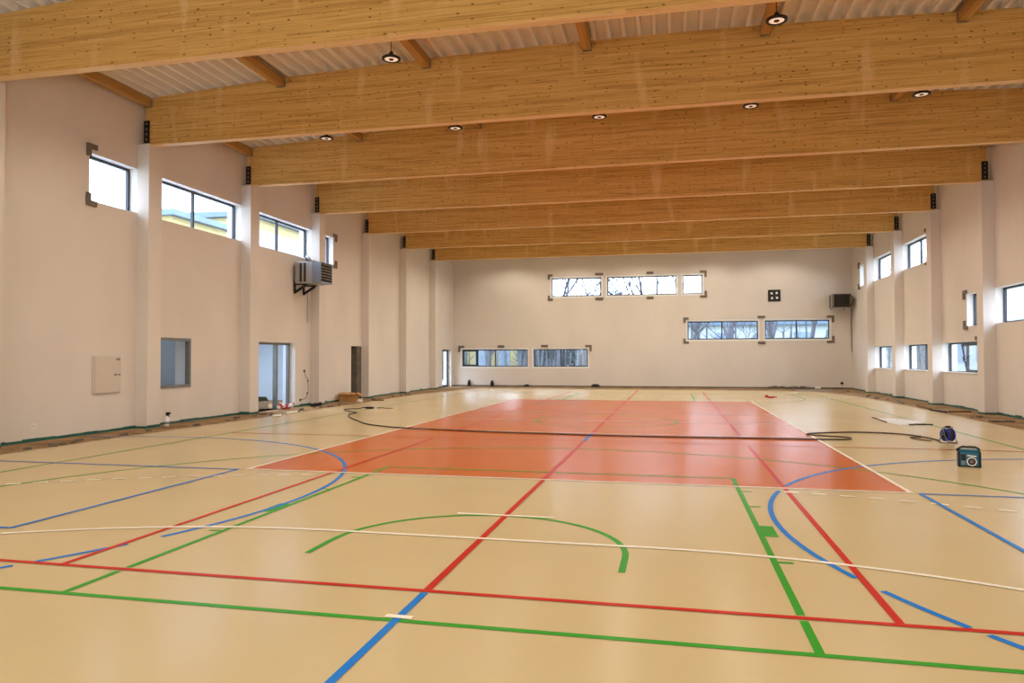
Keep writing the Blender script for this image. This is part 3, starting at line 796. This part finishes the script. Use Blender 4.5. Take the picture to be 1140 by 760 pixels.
# jobsite radio
rx, ry = 4.31, 12.05
rz = math.radians(-14)
r = empty('jobsite_radio', (rx, ry, ZF), 'square teal and black jobsite radio with a round white-ringed speaker, on the beige floor', 'radio', None, None, rz)
W, Hh, D = 0.135, 0.27, 0.085
MB().box(-W + 0.012, W - 0.012, -D, D, 0.018, Hh - 0.045).build('body', M['teal'], r, bevel=0.012)
for sx in (-1, 1):
    a, b = sorted((sx * (W - 0.014), sx * (W + 0.012))); MB().box(a, b, -D - 0.012, D + 0.012, 0.0, Hh - 0.04).build('side_guard', M['black'], r, bevel=0.008)
MB().box(-W + 0.012, W - 0.012, -D - 0.006, D + 0.006, 0.0, 0.022).build('base', M['black'], r, bevel=0.004)
MB().tube([(-W, 0, Hh - 0.04), (-W + 0.01, 0, Hh), (-W + 0.05, 0, Hh + 0.02), (W - 0.05, 0, Hh + 0.02), (W - 0.01, 0, Hh), (W, 0, Hh - 0.04)], 0.016, 8).build('handle', M['black'], r, smooth=True)
MB().box(-W + 0.014, W - 0.014, -D * 0.8, D * 0.8, Hh - 0.045, Hh - 0.012).build('top_panel', M['teal'], r, bevel=0.01)
MB().lathe([(0.017, 0), (0.017, 0.03), (0.0, 0.034)], (-W - 0.012, 0, Hh - 0.04), 12).build('knob', M['black'], r)
sx0, sz0 = 0.028, 0.085
sp = MB().lathe([(0.054, -D - 0.001), (0.054, -D - 0.010), (0.0, -D - 0.012)], (sx0, 0, sz0), 8, 0, 'y').build('speaker', M['black'], r)
MB().lathe([(0.054, -D - 0.002), (0.068, -D - 0.002), (0.066, -D - 0.016), (0.054, -D - 0.014)], (sx0, 0, sz0), 8, 0, 'y', False).build('ring', M['white'], sp)
MB().lathe([(0.028, -D - 0.011), (0.02, -D - 0.017), (0.0, -D - 0.018)], (sx0, 0, sz0), 14, 0, 'y').build('cone', M['bracket'], sp)
MB().obox((sx0, -D - 0.004, 0.168), (0.058, 0, -0.004), (0, 0.003, 0), (0, 0, 0.009)).build('white_emblem_band', M['white'], r)
MB().box(-0.105, -0.05, -D - 0.004, -D - 0.001, 0.10, 0.19).build('display', M['steel_dark'], r)
for i in range(3): MB().box(-0.105, -0.06, -D - 0.006, -D - 0.001, 0.04 + i * 0.018, 0.048 + i * 0.018).build('button', M['steel'], r)

# cable reel
r = empty('cable_reel', (5.10, 15.25, ZF), 'blue cable reel on a metal stand, on the floor behind the teal radio', 'reel', None, None, math.radians(24))
for sy in (-1,):
    pass
MB().lathe([(0.04, -0.065), (0.125, -0.065), (0.125, -0.05), (0.04, -0.05)], (0, 0, 0.155), 20, 0, 'x').build('reel_flange', M['reel_blue'], r)
MB().lathe([(0.125, 0.05), (0.125, 0.065), (0.03, 0.065), (0.03, 0.05)], (0, 0, 0.155), 20, 0, 'x').build('reel_flange', M['reel_blue'], r)
MB().lathe([(0.05, -0.05), (0.095, -0.045), (0.10, 0.0), (0.095, 0.045), (0.05, 0.05)], (0, 0, 0.155), 20, 0, 'x').build('wound_cable', M['cable'], r, smooth=True)
MB().lathe([(0.07, -0.066), (0.07, -0.085), (0.0, -0.085)], (0, 0, 0.155), 16, 0, 'x').build('socket_plate', M['black'], r)
st = MB()
for xx in (-0.10, 0.10):
    st.tube([(xx, -0.12, 0.01), (xx, -0.03, 0.16), (xx, 0.0, 0.30), (xx, 0.03, 0.16), (xx, 0.12, 0.01)], 0.009, 6)
    st.tube([(xx, -0.12, 0.01), (xx, 0.12, 0.01)], 0.009, 6)
st.tube([(-0.10, 0, 0.30), (0.10, 0, 0.30)], 0.011, 6).tube([(-0.10, -0.12, 0.01), (0.10, -0.12, 0.01)], 0.009, 6)
st.tube([(-0.10, 0, 0.155), (0.10, 0, 0.155)], 0.012, 6)
st.build('stand', M['steel'], r, smooth=True)
MB().box(-0.05, 0.05, -0.018, 0.018, 0.285, 0.325).build('grip', M['black'], r, bevel=0.006)

# long extension cord
cp = [(-9.43, 21.67), (-9.88, 22.0), (-9.75, 21.4), (-10.10, 21.1), (-9.60, 20.35), (-9.11, 19.84), (-9.05, 19.2), (-8.6, 18.3), (-7.94, 17.35), (-7.26, 16.48), (-6.28, 15.85), (-5.36, 15.62),
      (-4.23, 15.40), (-3.4, 15.28), (-2.41, 15.2), (-1.63, 15.12), (-0.08, 15.11), (0.9, 15.17), (1.76, 15.22), (2.6, 15.25), (3.28, 15.32), (3.46, 15.55), (3.39, 15.79), (2.95, 15.98), (2.74, 16.2), (3.0, 16.5),
      (3.7, 16.83), (4.42, 16.80), (4.82, 16.45), (5.0, 15.9), (5.02, 15.45)]
def smooth_path(p, sub=5):
    out = []
    for i in range(len(p) - 1):
        a, b, c, d = [Vector((*p[max(0, min(len(p) - 1, j))], 0)) for j in (i - 1, i, i + 1, i + 2)]
        for t in range(sub):
            t /= sub
            out.append(0.5 * ((2 * b) + (c - a) * t + (2 * a - 5 * b + 4 * c - d) * t * t + (3 * b - a - 3 * c + d) * t ** 3))
    out.append(Vector((*p[-1], 0))); return out
CR = 0.016
sp_ = [(v.x, v.y, ZF + CR) for v in smooth_path(cp)]
o = MB().tube(sp_, CR, 6).build('extension_cord', M['cable'], None, (5.02, 15.45, ZF), smooth=True)
MB().box(-9.62, -9.38, 21.62, 21.74, ZF, ZF + 0.06).build('plug', M['black'], o, (5.02, 15.45, ZF), bevel=0.01)
tag(o, 'long dark extension cord snaking across the orange court to the cable reel', 'cord')
o = MB().tube([(v.x, v.y, ZF + 0.012) for v in smooth_path([(4.90, 15.5), (4.80, 15.55), (4.70, 15.75), (4.66, 15.98), (4.76, 16.1), (4.86, 16.0)])], 0.012, 6).build('loose_cable', M['cable'], None, (4.9, 15.8, ZF), smooth=True)
tag(o, 'short loop of dark cable lying beside the blue cable reel', 'cable')
o = MB().tube([(v.x, v.y, ZF + 0.012) for v in smooth_path([(-9.32, 21.85), (-9.15, 21.95), (-9.0, 21.85), (-8.8, 21.9)])], 0.012, 6).build('loose_cable', M['cable'], None, (-9.6, 21.8, ZF), smooth=True)
tag(o, 'short dark cable lying at the left end of the extension cord', 'cable')

# sheet of film, with a strip beside it
m = MB(); rnd = random.Random(3)
ring = [(5.32, 20.95), (5.2, 20.2), (5.24, 19.45), (5.30, 18.98), (5.72, 19.05), (5.70, 19.45), (6.15, 19.85), (5.98, 20.3), (5.64, 21.05)]
cx_, cy_ = 5.6, 20.0
m.v = [(p[0], p[1], ZF + 0.003) for p in ring] + [((p[0] + cx_) / 2, (p[1] + cy_) / 2, ZF + 0.008 + 0.05 * rnd.random()) for p in ring] + [(cx_, cy_, ZF + 0.02)]
n = len(ring)
for i in range(n):
    j = (i + 1) % n; m.f += [(i, j, n + j, n + i), (n + i, n + j, 2 * n)]; m.m += [0, 0]
o = m.build('film_sheet', M['film'], None, (cx_, cy_, ZF)); tag(o, 'crumpled white plastic film sheet lying on the floor behind the cable reel', 'sheet')
o = MB().obox((5.22, 20.4, ZF + 0.012), (0.03, 0.75, 0), (0.02, 0, 0), (0, 0, 0.011)).build('floor_strip', M['bracket'], None, (5.22, 20.4, ZF)); tag(o, 'thin brown strip lying along the left edge of the film sheet', 'strip')
o = MB().obox((5.82, 19.15, ZF + 0.012), (0.28, 0.08, 0), (0.0, 0.05, 0), (0, 0, 0.011)).build('floor_strip', M['steel_dark'], None, (5.82, 19.15, ZF)); tag(o, 'short dark strip lying by the near edge of the film sheet', 'strip')

# two white tubes on the left
for (a, b_, lb) in (((-10.76, 18.02), (-10.66, 18.42), 'white sealant cartridge on the floor edge, nearer of two before the left doorway'), ((-10.98, 19.10), (-10.86, 19.72), 'white and dark cartridge on the floor edge, farther of two before the left doorway')):
    A, B = Vector((*a, ZF + 0.035)), Vector((*b_, ZF + 0.035)); dd = (B - A)
    t = MB().tube([A, A + dd * 0.75], 0.032, 12).build('sealant_cartridge', M['white'], None, (a[0], a[1], ZF), smooth=False)
    MB().tube([A + dd * 0.75, A + dd * 0.80, A + dd], 0.018, 8, 0, 0.006).build('nozzle', M['bracket'], t, (a[0], a[1], ZF))
    tag(t, lb, 'cartridge')
# spray bottle by the pier
r = empty('spray_bottle', (-11.92, 15.24, 0.0), 'small clear and white spray bottle standing beside the nearest left pier', 'bottle')
MB().lathe([(0.055, 0.0), (0.06, 0.02), (0.06, 0.15), (0.05, 0.19), (0.022, 0.22), (0.022, 0.25)], seg=16).build('bottle_body', M['film'], r, smooth=True)
MB().lathe([(0.061, 0.05), (0.061, 0.11)], seg=16, cap=False).build('paper_wrap', M['alu'], r, fix=False)
MB().lathe([(0.026, 0.25), (0.026, 0.29), (0.0, 0.29)], seg=12).box(-0.02, 0.09, -0.018, 0.018, 0.29, 0.335).obox((0.05, 0, 0.26), (0.008, 0, -0.03), (0, 0.012, 0), (0.006, 0, 0.004)).build('spray_head', M['black'], r)
# cardboard box by the narrow opening
bx, by = -11.90, 25.25
r = empty('cardboard_box', (bx, by, 0.002), 'open brown cardboard box on the floor before the narrow dark opening', 'box', None, None, math.radians(12))
MB().box(-0.32, 0.32, -0.25, 0.25, 0, 0.012).box(-0.32, -0.308, -0.25, 0.25, 0.012, 0.32).box(0.308, 0.32, -0.25, 0.25, 0.012, 0.32).box(-0.308, 0.308, -0.25, -0.238, 0.012, 0.32).box(-0.308, 0.308, 0.238, 0.25, 0.012, 0.32).build('box_body', M['card'], r)
MB().obox((0.39, 0, 0.27), (0.08, 0, -0.05), (0, 0.24, 0), (0.004, 0, 0.006)).build('flap', M['card'], r)
MB().obox((0, -0.31, 0.30), (0.30, 0, 0), (0, -0.07, -0.03), (0, -0.003, 0.006)).build('flap', M['card'], r)
o = MB().obox((-11.42, 25.12, 0.06), (0.10, 0.03, 0.05), (-0.02, 0.10, 0.01), (0, 0, 0.015)).obox((-11.36, 25.05, 0.04), (0.06, 0.05, 0.0), (-0.05, 0.07, 0.02), (0, 0, 0.035)).build('crumpled_paper', M['white'], None, (-11.4, 25.1, 0.0)); tag(o, 'white crumpled paper beside the cardboard box', 'paper')
# tool case and red thing in the doorway
dx, dy = -12.95, 20.55
r = empty('tool_case', (dx, dy, 0.004), 'dark green and grey tool case standing inside the left doorway', 'case', None, None, math.radians(70))
MB().box(-0.42, 0.42, -0.22, 0.22, 0, 0.27).build('case_body', M['beigep'], r, bevel=0.03)
MB().prism([(-0.42, 0.272), (0.42, 0.272), (0.33, 0.40), (-0.25, 0.42)], 'y', -0.22, 0.22).build('case_lid', M['darkgreen'], r, bevel=0.02)
MB().tube([(-0.12, 0, 0.41), (-0.1, 0, 0.46), (0.1, 0, 0.46), (0.12, 0, 0.41)], 0.014, 6).build('handle', M['black'], r)
r = empty('red_plastic_tray', (-12.12, 21.0, 0.0), 'red and white plastic netting heap on the threshold of the left doorway', 'tray')
rnd = random.Random(11)
m = MB()
for i in range(14):
    a = rnd.random() * 6.3; rr = rnd.random() * 0.22; c = (rr * math.cos(a), 1.6 * rr * math.sin(a), 0.05 + 0.1 * rnd.random())
    m.obox(c, (0.07 * math.cos(a), 0.07 * math.sin(a), 0.02), (-0.025 * math.sin(a), 0.025 * math.cos(a), 0.01), (0, 0, 0.045), i % 3 == 0)
m.build('netting', [M['redp'], M['white']], r)
for (x, y, lb) in ((-11.80, 22.30, 'small black tool lying at the foot of the third left pier, nearer of two'), (-11.80, 22.62, 'small black tool lying at the foot of the third left pier, farther of two')):
    o = MB().obox((x, y, 0.045), (0.05, 0.09, 0), (-0.04, 0.03, 0), (0, 0, 0.045)).obox((x + 0.03, y + 0.06, 0.10), (0.03, 0.05, 0.01), (-0.02, 0.015, 0), (0, 0, 0.02)).build('black_tool', M['black'], None, (x, y, 0)); tag(o, lb, 'tool')
o = MB().obox((3.8, 30.35, ZF + 0.045), (0.22, 0.02, 0), (0, 0.05, 0), (0, 0, 0.02)).obox((3.65, 30.35, ZF + 0.09), (0.06, 0.02, 0), (0, 0.04, 0), (0, 0, 0.03)).obox((3.8, 30.35, ZF + 0.012), (0.1, 0.02, 0), (0, 0.05, 0), (0, 0, 0.011)).build('red_scraper', M['redp'], None, (3.8, 30.35, ZF)); tag(o, 'small red hand tool on the pale floor beyond the orange court', 'tool')
# offcuts on the right strip
pl = [((7.98, 26.6), (7.85, 24.9), M['timber'], 'thin brown timber offcut lying along the right edge of the sports floor'),
      ((7.97, 23.75), (8.60, 23.85), M['timber'], 'thin timber strip lying across the bare floor by the nearest visible right pier'),
      ((7.70, 24.4), (7.82, 23.5), M['steel_dark'], 'dark bar at the right floor edge below the tilted window'),
      ((8.15, 29.3), (7.85, 27.6), M['bracket'], 'grey brown strip on the bare floor below the low right windows'),
      ((-11.30, 26.0), (-10.75, 25.75), M['timber'], 'dark timber offcut on the bare floor right of the cardboard box'),
      ((8.2, 33.5), (7.7, 31.9), M['timber'], 'brown strip on the bare floor near the far right pier')]
for a, b_, mt, lb in pl:
    A, B = Vector((*a, 0.022)), Vector((*b_, 0.022)); dd = (B - A) / 2; s_ = Vector((-dd.y, dd.x, 0)).normalized() * 0.035
    o = MB().obox((A + B) / 2, dd, s_, (0, 0, 0.02)).build('timber_offcut', mt, None, (a[0], a[1], 0), bevel=0.004); tag(o, lb, 'offcut')
# bits along the far wall
for x, w, h, mt, lb in ((-11.35, 0.16, 0.36, 'steel_dark', 'small dark upright pipe stub at the far wall, left of two below the low window'), (-10.0, 0.18, 0.34, 'black', 'small black upright pipe stub at the far wall, right of two below the low window'),
                        (-8.0, 0.30, 0.13, 'black', 'flat dark block at the foot of the far wall between the two low windows'), (-4.15, 0.46, 0.17, 'black', 'dark block at the foot of the far wall right of the low windows')):
    m = MB().box(x - w / 2, x + w / 2, YF - 0.16, YF - 0.02, 0.001, h * 0.7).box(x - w / 3, x + w / 3, YF - 0.13, YF - 0.04, h * 0.7, h)
    o = m.build('floor_duct_stub' if h > 0.3 else 'dark_block', M[mt], None, (x, YF - 0.1, 0.0), bevel=0.01); tag(o, lb, 'stub' if h > 0.3 else 'block')
rnd = random.Random(5); m = MB()
for i in range(60):
    x = 4.9 + rnd.random() * 1.9; s_ = 0.03 + 0.07 * rnd.random(); hh = s_ * (0.8 + rnd.random())
    m.obox((x, YF - 0.12 - 0.35 * rnd.random(), hh * 0.5 + 0.001), (s_, s_ * 0.3, 0), (-s_ * 0.2, s_ * 0.8, 0), (0, 0, hh * 0.5), rnd.randrange(2))
o = m.build('rubble_heap', [M['raw_concrete'], M['bracket']], None, (5.85, YF - 0.3, 0)); tag(o, 'low line of building rubble at the foot of the far wall below the ventilator', 'rubble', None, 'stuff')
o = MB().obox((6.75, 37.9, 0.006), (0.75, -0.25, 0), (0.2, 0.8, 0), (0, 0, 0.005)).build('grey_board', M['steel'], None, (6.75, 37.9, 0)); tag(o, 'flat mauve grey board lying in the far right corner', 'board')
o = MB().obox((7.25, YF - 0.25, 0.06), (0.14, 0.0, 0), (0, 0.08, 0), (0, 0, 0.055)).build('white_bag', M['white'], None, (7.25, YF - 0.25, 0), bevel=0.03); tag(o, 'small white bag at the foot of the far wall near the right corner', 'bag')
rnd = random.Random(21); m = MB()
for i in range(70):
    side = i % 2; y = 10.8 + rnd.random() * (20 if side == 0 else 26)
    x = (-11.25 - rnd.random() * 0.35) if side == 0 else (7.75 + rnd.random() * 0.6)
    if side: y = max(20.5, y)
    if side and any(abs(y - q) < 1.6 for q in (25.7, 28.5, 24.0, 32.7)) or not side and abs(y - 25.5) < 1.0: continue
    s_ = 0.015 + 0.035 * rnd.random()
    m.obox((x, y, s_ * 0.45 + 0.001), (s_, s_ * 0.5, 0), (-s_ * 0.4, s_ * 1.6, 0), (0, 0, s_ * 0.45))
o = m.build('screed_crumbs', M['raw_concrete'], None, (0, 20, 0)); tag(o, 'dark crumbs of screed scattered along the bare floor edges', 'crumbs', None, 'stuff')

# ------------------------------------------------------------------ outside
g = MB().poly([(-90, -30, -0.35), (80, -30, -0.35), (80, 130, -0.35), (-90, 130, -0.35)]).build('ground', M['outside_ground'], None, fix=False)
tag(g, 'grey green ground outside the windows', 'ground', kind='structure')
def building(name, label, x0, x1, y0, y1, h, wmat, band, roofm, face, wins=()):
    r = empty(name, ((x0 + x1) / 2, (y0 + y1) / 2, -0.3), label, 'building'); L0 = r.location
    MB().box(x0, x1, y0, y1, -0.3, h).build('wall', wmat, r, L0)
    if band: MB().box(x0 - 0.03, x1 + 0.03, y0 - 0.03, y1 + 0.03, h, h + band).build('upper_wall', M['yellow_wall'], r, L0)
    ht = h + band
    MB().box(x0 - 0.5, x1 + 0.5, y0 - 0.5, y1 + 0.5, ht, ht + 0.35).prism([(x0 - 0.5, ht + 0.35), (x1 + 0.5, ht + 0.35), ((x0 + x1) / 2, ht + 0.5)], 'y', y0 - 0.5, y1 + 0.5).build('roof', roofm, r, L0)
    for (u, z, w_, hh) in wins:
        if face == 'x+': b = (x1 + 0.005, x1 + 0.06, u, u + w_, z, z + hh)
        elif face == 'x-': b = (x0 - 0.06, x0 - 0.005, u, u + w_, z, z + hh)
        else: b = (u, u + w_, y0 - 0.06, y0 - 0.005, z, z + hh)
        MB().box(*b).build('window', M['out_glass'], r, L0)
    return r
building('school_building', 'white and yellow building with a blue grey roof outside the left windows', -48, -30, 47.2, 76, 11.2, M['white_wall'], 0.75, M['roof_blue'], 'x+', [(54 + 4 * i, 8.2, 1.6, 2.0) for i in range(5)])
building('school_wing', 'lower yellow wing with a blue grey roof outside the left windows', -46, -30, 38.6, 45.4, 9.6, M['white_wall'], 0.75, M['roof_blue'], 'x+', [(39.5 + 3 * i, 6.5, 1.6, 2.0) for i in range(2)])
building('grey_building', 'pale grey building outside the right wall windows', 22, 36, 26, 84, 7.6, M['white_wall'], 0, M['roof_blue'], 'x-', [(30 + 4 * i, z, 1.7, 1.9) for i in range(13) for z in (1.2, 4.6)])
building('yellow_building', 'low yellow building outside the low far wall windows', -18.2, -13.2, 63, 72, 3.6, M['yellow_wall'], 0, M['roof_blue'], 'y-', [(-17.4 + 2.2 * i, 0.8, 1.0, 1.6) for i in range(2)])
building('white_building', 'white building beyond the trees outside the mid-height far windows', 0, 20, 70, 80, 4.6, M['white_wall'], 0, M['roof_blue'], 'y-', [(4 + 3.4 * i, 2.2, 1.5, 1.7) for i in range(5)])

building('blue_grey_backdrop', 'pale blue grey backdrop block added outside the far left door', -29, -19.3, 63.5, 70, 4.6, M['roof_blue'], 0, M['roof_blue'], 'y-', [(-27, 1.0, 1.4, 1.4), (-23, 1.0, 1.4, 1.4)])  # added backdrop that turns the far door pane bluish instead of white

def tree_mesh(seed, h):
    rnd = random.Random(seed); m = MB()
    def grow(p, d, ln, r, lv):
        pts = [p]; q = p.copy(); dd = d.copy(); n = 3
        for i in range(n):
            dd = (dd + Vector((rnd.uniform(-.16, .16), rnd.uniform(-.16, .16), rnd.uniform(-0.02, .12)))).normalized()
            q = q + dd * ln / n; pts.append(q.copy())
        m.tube(pts, r, 5 if lv < 2 else 3, 0, r * 0.62)
        if lv >= 5: return
        for i in range(rnd.randint(3, 4)):
            t = rnd.uniform(0.45, 1.0) if lv else rnd.uniform(0.3, 1.0)
            k = min(n - 1, int(t * n)); o = pts[k].lerp(pts[k + 1], t * n - k) if t < 1 else pts[-1]
            a = rnd.uniform(0, 2 * PI); sp = rnd.uniform(0.45, 0.95)
            nd = (dd + Vector((math.cos(a), math.sin(a), 0.15)) * sp).normalized()
            grow(o, nd, ln * rnd.uniform(0.55, 0.75), r * 0.52, lv + 1)
    grow(Vector((0, 0, 0)), Vector((0, 0, 1)), h * 0.42, h * 0.016, 0)
    return m
protos = [tree_mesh(s, h).build('bare_tree', M['bark'], None, fix=False) for s, h in ((1, 11), (2, 12), (3, 10), (8, 12))]
tp = [(-21.5, 54, 'left pane of the low window by the far door'), (-16.6, 52, 'middle pane of the low window by the far door'), (-12.6, 49, 'left half of the second low far window'),
      (-9.9, 47.5, 'middle of the second low far window'),
      (-7.4, 47, 'right half of the second low far window'), (-6.4, 55.5, 'leftmost high far window, left pane'),
      (-4.2, 53, 'leftmost high far window, right pane'), (-1.8, 56, 'widest high far window, left pane'), (0.9, 50, 'widest high far window, right pane'),
      (2.9, 47.5, 'first mid-height far window, left pane'), (4.6, 55.5, 'first mid-height far window, right pane'), (6.6, 50, 'window below the far heater, left pane'), (9.4, 56, 'window below the far heater, right pane'),
      (12.4, 55, 'window below the far heater, at its right edge')]
used = set()
for i, (x, y, w) in enumerate(tp):
    k = i % 4
    o = protos[k] if k not in used else protos[k].copy()
    if k in used: C.objects.link(o)
    used.add(k)
    o.location = (x, y, -0.35); o.rotation_euler = (0, 0, i * 1.3); s_ = 0.9 + 0.07 * ((i * 7) % 5); o.scale = (s_, s_, s_)
    tag(o, 'bare tree outside the ' + w, 'tree', 'bare trees outside the far wall')

rnd = random.Random(33); m = MB()
for i in range(480):
    x = rnd.uniform(-28.5, 20.5) if i < 260 else rnd.uniform(-13, -5.5); y = rnd.uniform(61.2, 62.4)
    if -18 < x < -13 and i % 5 or x > -2 and i % 2: continue
    h = rnd.uniform(3.5, 6.6); r_ = rnd.uniform(0.05, 0.16); p = Vector((x, y, -0.35))
    tip = p + Vector((rnd.uniform(-.5, .5), 0, h)); mid_ = p.lerp(tip, .5) + Vector((rnd.uniform(-.2, .2), 0, 0))
    m.tube([p, mid_, tip], r_, 5, 0, r_ * 0.4)
    for j in range(7):
        q = mid_.lerp(tip, rnd.random()) if j % 2 else p.lerp(mid_, 0.4 + 0.6 * rnd.random())
        m.tube([q, q + Vector((rnd.uniform(-1, 1), rnd.uniform(-.4, .4), rnd.uniform(.4, 1.2)))], r_ * 0.35, 3, 0, 0.01)
o = m.build('thicket', M['thicket'], None, (0, 68, -0.35), fix=False); tag(o, 'grey thicket of thin bare trunks and twigs far behind the end wall', 'thicket', None, 'stuff')

# ------------------------------------------------------------------ light
wd = bpy.data.worlds.new('overcast'); bpy.context.scene.world = wd; wd.use_nodes = True
nt = wd.node_tree; bg = nt.nodes['Background']
tc = nt.nodes.new('ShaderNodeTexCoord'); sp = nt.nodes.new('ShaderNodeSeparateXYZ'); rp = nt.nodes.new('ShaderNodeValToRGB')
nt.links.new(tc.outputs['Generated'], sp.inputs[0]); nt.links.new(sp.outputs[2], rp.inputs[0]); nt.links.new(rp.outputs[0], bg.inputs[0])
rp.color_ramp.elements[0].position = 0.0; rp.color_ramp.elements[0].color = (0.80, 0.89, 1.0, 1)
rp.color_ramp.elements[1].position = 0.6; rp.color_ramp.elements[1].color = (0.74, 0.86, 1.0, 1)
bg.inputs[1].default_value = 9.0

def light(name, typ, loc, energy, col, **kw):
    l = bpy.data.lights.new(name, typ); l.energy = energy; l.color = col
    rot = kw.pop('rot', None); port = kw.pop('portal', False)
    for k, v in kw.items(): setattr(l, k, v)
    if port: l.cycles.is_portal = True
    o = bpy.data.objects.new(name, l); C.objects.link(o); o.location = loc
    if rot: o.rotation_euler = rot
    return o
WARM = (1.0, 0.90, 0.74)
rows = [3.0, 8.4, 12.7, 16.95, 21.1, 25.3, 29.5, 33.7, 37.7]  # nearest row has no fixtures, added as fill for the near floor
for y in rows:
    for x in (-8.69, -5.17, -1.65, 1.755, 5.27):
        light('lamp_and_fill_light', 'SPOT', (x, y, 7.26), (180 if y < 5 else 172 if y < 30 else 250 if y < 36 else 185), WARM, spot_size=math.radians(156), spot_blend=0.5, shadow_soft_size=0.12)
# added soft fill lamp in front of the blank near end wall, behind the viewer
light('near_fill', 'AREA', (-1.7, YN + 0.15, 2.6), 950, (0.94, 0.97, 1.0), shape='RECTANGLE', size=18.0, size_y=4.0, rot=(math.radians(105), 0, 0))
light('annex_light', 'AREA', (XL - 2.2, 21.0, 2.85), 320, (0.74, 0.87, 1.0), shape='RECTANGLE', size=1.5, size_y=4.0)
light('annex_light', 'AREA', (XL - 2.2, 16.0, 2.85), 26, (0.86, 0.95, 0.96), shape='RECTANGLE', size=1.5, size_y=1.5)
# sky portals at the openings
def portal(p, su, sv, rot): light('window_portal', 'AREA', p, 1, (1, 1, 1), shape='RECTANGLE', size=su, size_y=sv, rot=rot, portal=True)
for k in 'abcd': r = HL[k]; portal((XL - TH - 0.03, mid(r), (r[2] + r[3]) / 2), r[3] - r[2], r[1] - r[0], (0, -PI / 2, 0))
for k in 'abcdefgh': r = HR[k]; portal((XR + TH + 0.03, mid(r), (r[2] + r[3]) / 2), r[3] - r[2], r[1] - r[0], (0, PI / 2, 0))
for r in FW: portal((mid(r), YF + TH + 0.03, (r[2] + r[3]) / 2), r[1] - r[0], r[3] - r[2], (-PI / 2, 0, 0))

# ------------------------------------------------------------------ camera
cam = bpy.data.cameras.new('camera'); co = bpy.data.objects.new('camera', cam); C.objects.link(co)
cam.sensor_width = 36.0; cam.lens = 804.1535 * 36 / 1140; cam.clip_end = 400
ya, pi_, ro = map(math.radians, (12.5364, 1.2469, -0.0889))
Fv = Vector((-math.sin(ya) * math.cos(pi_), math.cos(ya) * math.cos(pi_), math.sin(pi_)))
Rv = Vector((math.cos(ya), math.sin(ya), 0)); Uv = Rv.cross(Fv)
R2 = Rv * math.cos(ro) + Uv * math.sin(ro); U2 = -Rv * math.sin(ro) + Uv * math.cos(ro)
mx = Matrix((R2, U2, -Fv)).transposed().to_4x4(); mx.translation = Vector((0, 0, 1.6486))
co.matrix_world = mx
sc = bpy.context.scene; sc.camera = co
sc.view_settings.view_transform = 'Standard'
sc.view_settings.look = 'None'
sc.view_settings.exposure = -0.18
